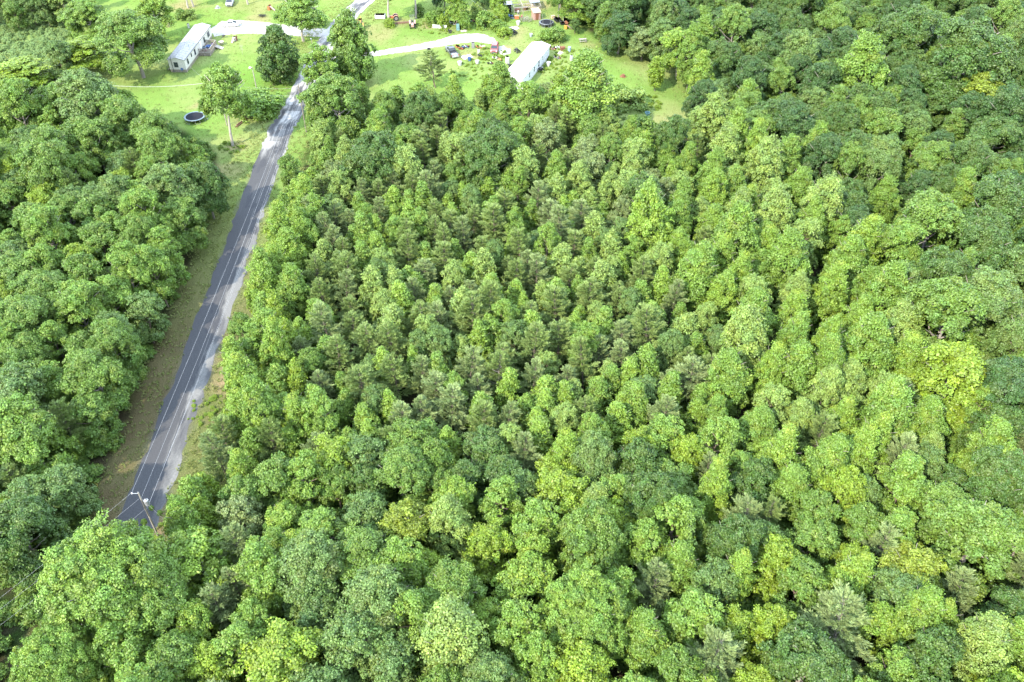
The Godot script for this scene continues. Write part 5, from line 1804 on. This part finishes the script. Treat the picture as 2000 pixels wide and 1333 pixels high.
	wood(PackedVector2Array([Vector2(-160.68, -258.87), Vector2(-125.3, -258.87), Vector2(-113.14, -229.78), Vector2(-121.59, -227.31), Vector2(-145.64, -227.31)]), [["broad", 1.0, 4.0, 6.0, [1, 2, 3]]], 0.7, 200)
	wood(PackedVector2Array([Vector2(-41.55, -160.16), Vector2(-39.55, -181.04), Vector2(-33.25, -176.09), Vector2(-27.88, -167.87), Vector2(-21.85, -172.5), Vector2(-13.17, -173.69), Vector2(-6.81, -182.31), Vector2(0, -178.54), Vector2(9, -179.79), Vector2(13.69, -183.59), Vector2(21.26, -178.54), Vector2(22.53, -162.31), Vector2(26.76, -158.05), Vector2(29.59, -155.97), Vector2(33.76, -160.16), Vector2(33.64, -142.41), Vector2(22.53, -128.71), Vector2(16.48, -131.97), Vector2(0, -143.32), Vector2(-34.74, -143.32)]), [["broad", 0.34, 4.0, 6.5, [0, 1, 3, 5]], ["poplar", 0.22, 4.5, 6.5, [0, 1, 3]], ["sapling", 0.22, 3.0, 4.2, [0, 1, 3]], ["oak", 0.08, 6.0, 7.5, [1, 0]], ["pine", 0.14, 4.0, 5.0, [0, 2, 4]]], 0.68, 1500)
	wood(PackedVector2Array([Vector2(-35.29, -145.92), Vector2(-19.61, -145.92), Vector2(0, -145.92), Vector2(16.67, -133.51), Vector2(21.45, -117.98), Vector2(31.13, -99.71), Vector2(29.55, -82.59), Vector2(20.73, -79.74), Vector2(0, -77.89), Vector2(-16.3, -76.99), Vector2(-25.23, -86.55), Vector2(-29.58, -99.71), Vector2(-33.83, -115.14), Vector2(-35.19, -133.51)]), [["pine", 0.52, 3.8, 5.8, [0, 1, 2, 3, 4]], ["sapling", 0.36, 3.0, 4.6, [0, 1, 2, 3, 5]], ["broad", 0.14, 3.5, 4.6, [0, 2, 3]]], 0.70, 4200)
	wood(PackedVector2Array([Vector2(33.48, -156.44), Vector2(40.36, -167.34), Vector2(50.27, -154.37), Vector2(56.79, -140.89), Vector2(59.85, -125.72), Vector2(57.94, -105.92), Vector2(56.36, -96.27), Vector2(59.98, -89.67), Vector2(51.13, -74.33), Vector2(38.44, -70.93), Vector2(29.67, -75.21), Vector2(31.56, -96.27), Vector2(20.71, -113.91), Vector2(16.09, -128.9), Vector2(33.13, -140.89)]), [["poplar", 0.82, 4.8, 8.0, [0, 1, 2, 3, 5]], ["broad", 0.14, 4.0, 6.0, [0, 3]], ["pine", 0.04, 4.0, 5.0, [0]]], 0.78, 3200)
	wood(PackedVector2Array([Vector2(-43, -146.12), Vector2(-34.89, -144.25), Vector2(-29.24, -98.56), Vector2(-24.94, -85.56), Vector2(-16.11, -76.1), Vector2(-26.24, -72.62), Vector2(-40.14, -63.81), Vector2(-42.5, -67.69), Vector2(-40.33, -81.64), Vector2(-40.78, -98.56), Vector2(-41.8, -113.82), Vector2(-41.45, -128.71)]), [["poplar", 0.45, 4.4, 6.0, [0, 0, 1, 5]], ["sapling", 0.25, 3.2, 4.2, [0, 1, 4]], ["broad", 0.22, 4.0, 5.5, [0, 1]], ["pine", 0.08, 3.6, 4.6, [0, 1]]], 0.68, 1800)
	wood(PackedVector2Array([Vector2(12.1, -249.95), Vector2(12.78, -216.81), Vector2(20, -210.34), Vector2(25.34, -193.94), Vector2(30.59, -188.43), Vector2(35.97, -189.79), Vector2(36.99, -169.65), Vector2(50.27, -154.37), Vector2(56.79, -140.89), Vector2(59.85, -125.72), Vector2(59.53, -105.92), Vector2(63.87, -96.27), Vector2(59.15, -83.57), Vector2(75.17, -77.9), Vector2(159.4, -249.95)]), [["oak", 0.72, 6.0, 9.5, [1, 1, 4, 4, 3, 0]], ["broad", 0.18, 5.0, 7.0, [4, 1, 2]], ["poplar", 0.10, 5.0, 7.0, [4, 1]]], 0.66, 4200)
	wood(PackedVector2Array([Vector2(20.13, -77), Vector2(30.03, -76.1), Vector2(38.9, -71.78), Vector2(51.74, -75.22), Vector2(59.86, -84.56), Vector2(76.06, -78.82), Vector2(55.36, -36.53), Vector2(9.89, -36.53), Vector2(14.56, -56.68), Vector2(17.65, -67.69)]), [["broad", 0.45, 4.5, 6.5, [0, 0, 1, 2, 4]], ["maple", 0.18, 4.5, 6.0, [0, 1, 2, 3]], ["oak", 0.16, 6.0, 8.0, [0, 1, 5]], ["poplar", 0.11, 4.5, 6.0, [0, 1]], ["pine", 0.10, 4.5, 5.5, [1, 3]]], 0.66, 1800)
	wood(PackedVector2Array([Vector2(-42.95, -63.82), Vector2(-25.93, -71.78), Vector2(-15.92, -75.22), Vector2(0, -76.1), Vector2(20.25, -77.91), Vector2(17.65, -67.69), Vector2(14.56, -56.68), Vector2(9.89, -36.53), Vector2(-51.9, -36.53), Vector2(-53.17, -42.71), Vector2(-45.99, -47.22), Vector2(-42.59, -53.37)]), [["broad", 0.50, 4.4, 6.5, [0, 0, 1, 2, 4]], ["maple", 0.18, 4.5, 6.0, [0, 2, 3]], ["oak", 0.14, 6.0, 8.0, [0, 2, 3]], ["poplar", 0.14, 4.4, 6.0, [0, 1, 3]], ["pine", 0.04, 4.0, 5.0, [1]]], 0.66, 1900)
	# a fringe of the same woods outside the picture
	wood(PackedVector2Array([Vector2(-120, -30), Vector2(-70, -25), Vector2(80, -20), Vector2(130, -60), Vector2(190, -290), Vector2(40, -300), Vector2(40, -270), Vector2(150, -250), Vector2(75, -60), Vector2(-60, -40), Vector2(-150, -200), Vector2(-190, -240)]), [["oak", 1.0, 7.0, 9.5, [0, 1, 2]]], 0.72, 2500)

	# ---- put them up; what lies wholly outside the picture goes into one fringe of woodland
	var fringe := []
	var bins := {}
	var rows := ["top edge", "upper part", "upper middle", "middle", "lower middle", "lower part", "bottom edge"]
	var cols := ["far left", "left", "centre left", "centre", "centre right", "right", "far right"]
	for t in trees:
		var f := in_photo(Vector3(t.x, t.h * 0.62, t.z))
		var rad: float = t.w * 0.5 * PHOTO_FOCAL / f.z
		var tall: float = t.h * 0.38 * PHOTO_FOCAL / f.z
		if not t.label and (f.x < -rad * 0.7 or f.x > 2000.0 + rad * 0.7 or f.y < -tall * 0.6 or f.y > 1333.0 + tall * 0.6):
			fringe.append(t)
			continue
		var o := put_tree(t)
		var p: Dictionary = protos[t.kind][t.v]
		tag(o, t.label, "bush" if t.kind == "bush" else "tree", p.noun + " stand")
		if not t.label:
			var big: float = t.w / p.w
			var size := "large " if big > 1.03 else ("small " if big < 0.82 else "")
			var row := clampi(int(f.y / 1333.0 * 7.0), 0, 6)
			var col := clampi(int(f.x / 2000.0 * 7.0), 0, 6)
			var key := "%s%s %s|%s, %s" % [size, p.tone, p.noun, rows[row], cols[col]]
			if not bins.has(key): bins[key] = []
			bins[key].append([f.x, o])
	var nth := ["first", "second", "third", "fourth", "fifth", "sixth", "seventh", "eighth", "ninth", "tenth", "eleventh", "twelfth", "thirteenth", "fourteenth", "fifteenth", "sixteenth", "seventeenth", "eighteenth", "nineteenth", "twentieth"]
	var many := ["one", "two", "three", "four", "five", "six", "seven", "eight", "nine", "ten", "eleven", "twelve", "thirteen", "fourteen", "fifteen", "sixteen", "seventeen", "eighteen", "nineteen", "twenty"]
	for key in bins:
		var b: Array = bins[key]
		b.sort_custom(func(u, v): return u[0] < v[0])
		var bits: PackedStringArray = key.split("|")
		for k in b.size():
			var o: Node3D = b[k][1]
			if b.size() == 1: o.set_meta("label", "%s, the only one at the %s" % [bits[0], bits[1]])
			else: o.set_meta("label", "%s, %s from left of %s at the %s" % [bits[0], nth[k], many[b.size() - 1], bits[1]])
	scatter("woodland", "more of the same woods outside the picture", both(protos["oak"][0]), fringe)
	var count := {}
	for t in trees: count[t.kind] = count.get(t.kind, 0) + 1
	print("trees ", count, " fringe ", fringe.size())


func both(p: Dictionary) -> ArrayMesh:
	var am := ArrayMesh.new()
	for key in ["crown", "trunk"]:
		am.add_surface_from_arrays(Mesh.PRIMITIVE_TRIANGLES, p[key].surface_get_arrays(0))
		am.surface_set_material(am.get_surface_count() - 1, p[key].surface_get_material(0))
	return am


func scatter(called: String, label: String, mesh: Mesh, list: Array):
	var mm := MultiMesh.new()
	mm.transform_format = MultiMesh.TRANSFORM_3D
	mm.mesh = mesh
	mm.instance_count = list.size()
	var box3: Vector3 = mesh.get_aabb().size
	for k in list.size():
		var t: Dictionary = list[k]
		var b := Basis(Vector3.UP, t.turn).scaled_local(Vector3(t.w / maxf(box3.x, box3.z), t.h / box3.y, t.w / maxf(box3.x, box3.z)))
		mm.set_instance_transform(k, Transform3D(b, Vector3(t.x, t.get("y", 0.0), t.z)))
	var o := MultiMeshInstance3D.new()
	o.name = numbered(called)
	o.multimesh = mm
	add_child(o, true)
	tag(o, label, called.replace("_", " "), "", "stuff")


# ==================================================================== low growth

func understory():
	var under := []
	for k in 9000:
		var p := Vector2(rng.randf_range(-150, 150), rng.randf_range(-260, -35))
		var w := rng.randf_range(2.2, 5.2)
		var f := in_photo(Vector3(p.x, 1.0, p.y))
		if f.x < -60 or f.x > 2060 or f.y < -20 or f.y > 1400: continue
		if p.x < -5.0 and near_line(p, road_line).x < 8.0: continue
		if p.y < -100.0 and edge_dist(p, lawn) > -1.5: continue
		under.append({"x": p.x, "z": p.y, "w": w, "h": w * rng.randf_range(0.5, 0.9), "turn": rng.randf() * TAU})
	scatter("undergrowth", "low leafy undergrowth on the woodland floor", both(protos["bush"][1]), under)
	var weeds := []
	for k in 9000:
		var p := Vector2(rng.randf_range(-185, -80), rng.randf_range(-270, -150))
		if edge_dist(p, brush_field) < -2.0: continue
		var w := rng.randf_range(0.9, 2.6)
		weeds.append({"x": p.x, "z": p.y, "w": w, "h": w * rng.randf_range(0.5, 0.9), "turn": rng.randf() * TAU})
	scatter("tall_weeds", "rank weeds and brambles of the field in the top left corner", both(protos["bush"][4]), weeds)
	# tufts of grass along the verges, round the road edges and over the lawns
	var tuft := mb()
	var tr := RandomNumberGenerator.new()
	tr.seed = 77
	for k in 14:
		var a := tr.randf() * TAU
		var d := Vector3(cos(a) * 0.7, 1.0, sin(a) * 0.7).normalized()
		var side := d.cross(Vector3(cos(a + 1.2), 0.2, sin(a + 1.2))).normalized()
		leaf(tuft, Vector3(cos(a), 0, sin(a)) * 0.25 * tr.randf() + d * 0.3, d * 0.3, side * 0.05, d.cross(side).normalized(), Color(0.19, 0.26, 0.07).lerp(Color(0.30, 0.29, 0.13), tr.randf()))
	var tufts := []
	for k in 60000:
		var p := Vector2(rng.randf_range(-110, 80), rng.randf_range(-255, -50))
		var f := in_photo(Vector3(p.x, 0.0, p.y))
		if f.x < -20 or f.x > 2020 or f.y < -20 or f.y > 1350: continue
		var near := near_line(p, road_line)
		if near.x < 2.5 + 0.5 * rng.randf(): continue
		var h := rng.randf_range(0.12, 0.30)
		if near.x < 8.5: h *= 1.5
		elif p.y > -100.0 or rng.randf() < 0.6 or edge_dist(p, lawn) < 0.0: continue
		tufts.append({"x": p.x, "z": p.y, "w": h * 2.0, "h": h, "turn": rng.randf() * TAU})
	scatter("grass", "short rough grass on the lane's verges and the lawns", bake(tuft, M.leaf), tufts)
	# grass clumps
	grass_clump("feathery clump of tall grass beside the beige home, nearer one", Vector3(-84.68, 0, -193.27), 1.7, 3)
	grass_clump("feathery clump of tall grass beside the beige home, farther one", Vector3(-82.55, 0, -195.97), 1.9, 4)
	# weeds round the junk
	var low := []
	for q in [[Vector2(12.88, -209.96), 7.0, 90], [Vector2(-5.84, -212.38), 4.5, 60], [Vector2(-9.72, -232.92), 5.0, 60], [Vector2(-19.37, -231.88), 6.0, 50], [Vector2(26.74, -187.26), 7.0, 90], [Vector2(-9.47, -204.08), 5.0, 40], [Vector2(7.63, -206.41), 4.0, 40], [Vector2(-59.83, -166.5), 2.6, 30], [Vector2(-43.75, -69.34), 4.0, 40], [Vector2(-43.32, -89.23), 4.0, 40]]:
		for k in q[2]:
			var a := rng.randf() * TAU
			var d: float = q[1] * sqrt(rng.randf())
			var w := rng.randf_range(0.4, 1.3)
			low.append({"x": q[0].x + cos(a) * d * 1.2, "z": q[0].y + sin(a) * d, "w": w, "h": w * rng.randf_range(0.5, 0.9), "turn": rng.randf() * TAU})
	scatter("weeds", "weeds growing up among the junk and along the lawn edges", both(protos["bush"][2]), low)
	# dead bare saplings
	for q in [["tiny bare tree alone on the lawn right of the toy slide", Vector3(-68.51, 0, -213.3), 2.6], ["bare dead tree in the pine stand, upper centre", Vector3(6.73, 0, -120.7), 8.5], ["bare dead grey tree in the middle of the pine stand", Vector3(-1.91, 0, -90.28), 8.0], ["bare dead tree among trees near the right edge", Vector3(67.38, 0, -71.84), 11.0]]:
		var t := thing("dead_tree", q[0], "bare tree", q[1])
		var m := mb()
		limbs(m, rng, 0.02 * q[2] * 0.6, q[2], q[2] * 0.5, q[2] * 0.3, Color(0.30, 0.27, 0.24), 16)
		part("trunk", m, M.bark, t)
		m = mb()
		for k in 60:
			var a := rng.randf() * TAU
			var h: float = rng.randf_range(0.4, 0.98) * q[2]
			var d := Vector3(cos(a), rng.randf_range(0.3, 1.2), sin(a)).normalized()
			var p: Vector3 = Vector3(0, h, 0) + Vector3(cos(a), 0, sin(a)) * rng.randf_range(0.0, 0.14) * q[2]
			tube(m, p, p + d * rng.randf_range(0.08, 0.2) * q[2], 0.003 * q[2], 0.001 * q[2], 3, Color(0.33, 0.30, 0.27), false)
		part("twigs", m, M.bark, t)


func grass_clump(label: String, at: Vector3, h: float, seed_n: int):
	var r := RandomNumberGenerator.new()
	r.seed = seed_n
	var m := mb()
	for k in 900:
		var a := r.randf() * TAU
		var lean := r.randf_range(0.0, 0.75)
		var d := Vector3(cos(a) * lean, 1.0, sin(a) * lean).normalized()
		var p := Vector3(cos(a), 0, sin(a)) * 0.5 * sqrt(r.randf())
		var l := h * r.randf_range(0.6, 1.1)
		var n := Vector3(-sin(a), 0.3, cos(a)).normalized()
		var v := n.cross(d).normalized() * 0.03
		leaf(m, p + d * l * 0.5, d * l * 0.5, v, d.cross(v).normalized(), Color(0.12, 0.17, 0.045).lerp(Color(0.34, 0.30, 0.2), r.randf() * 0.6))
	tag(part("grass_clump", m, M.leaf, self), label, "grass clump", "feathery grass clumps")
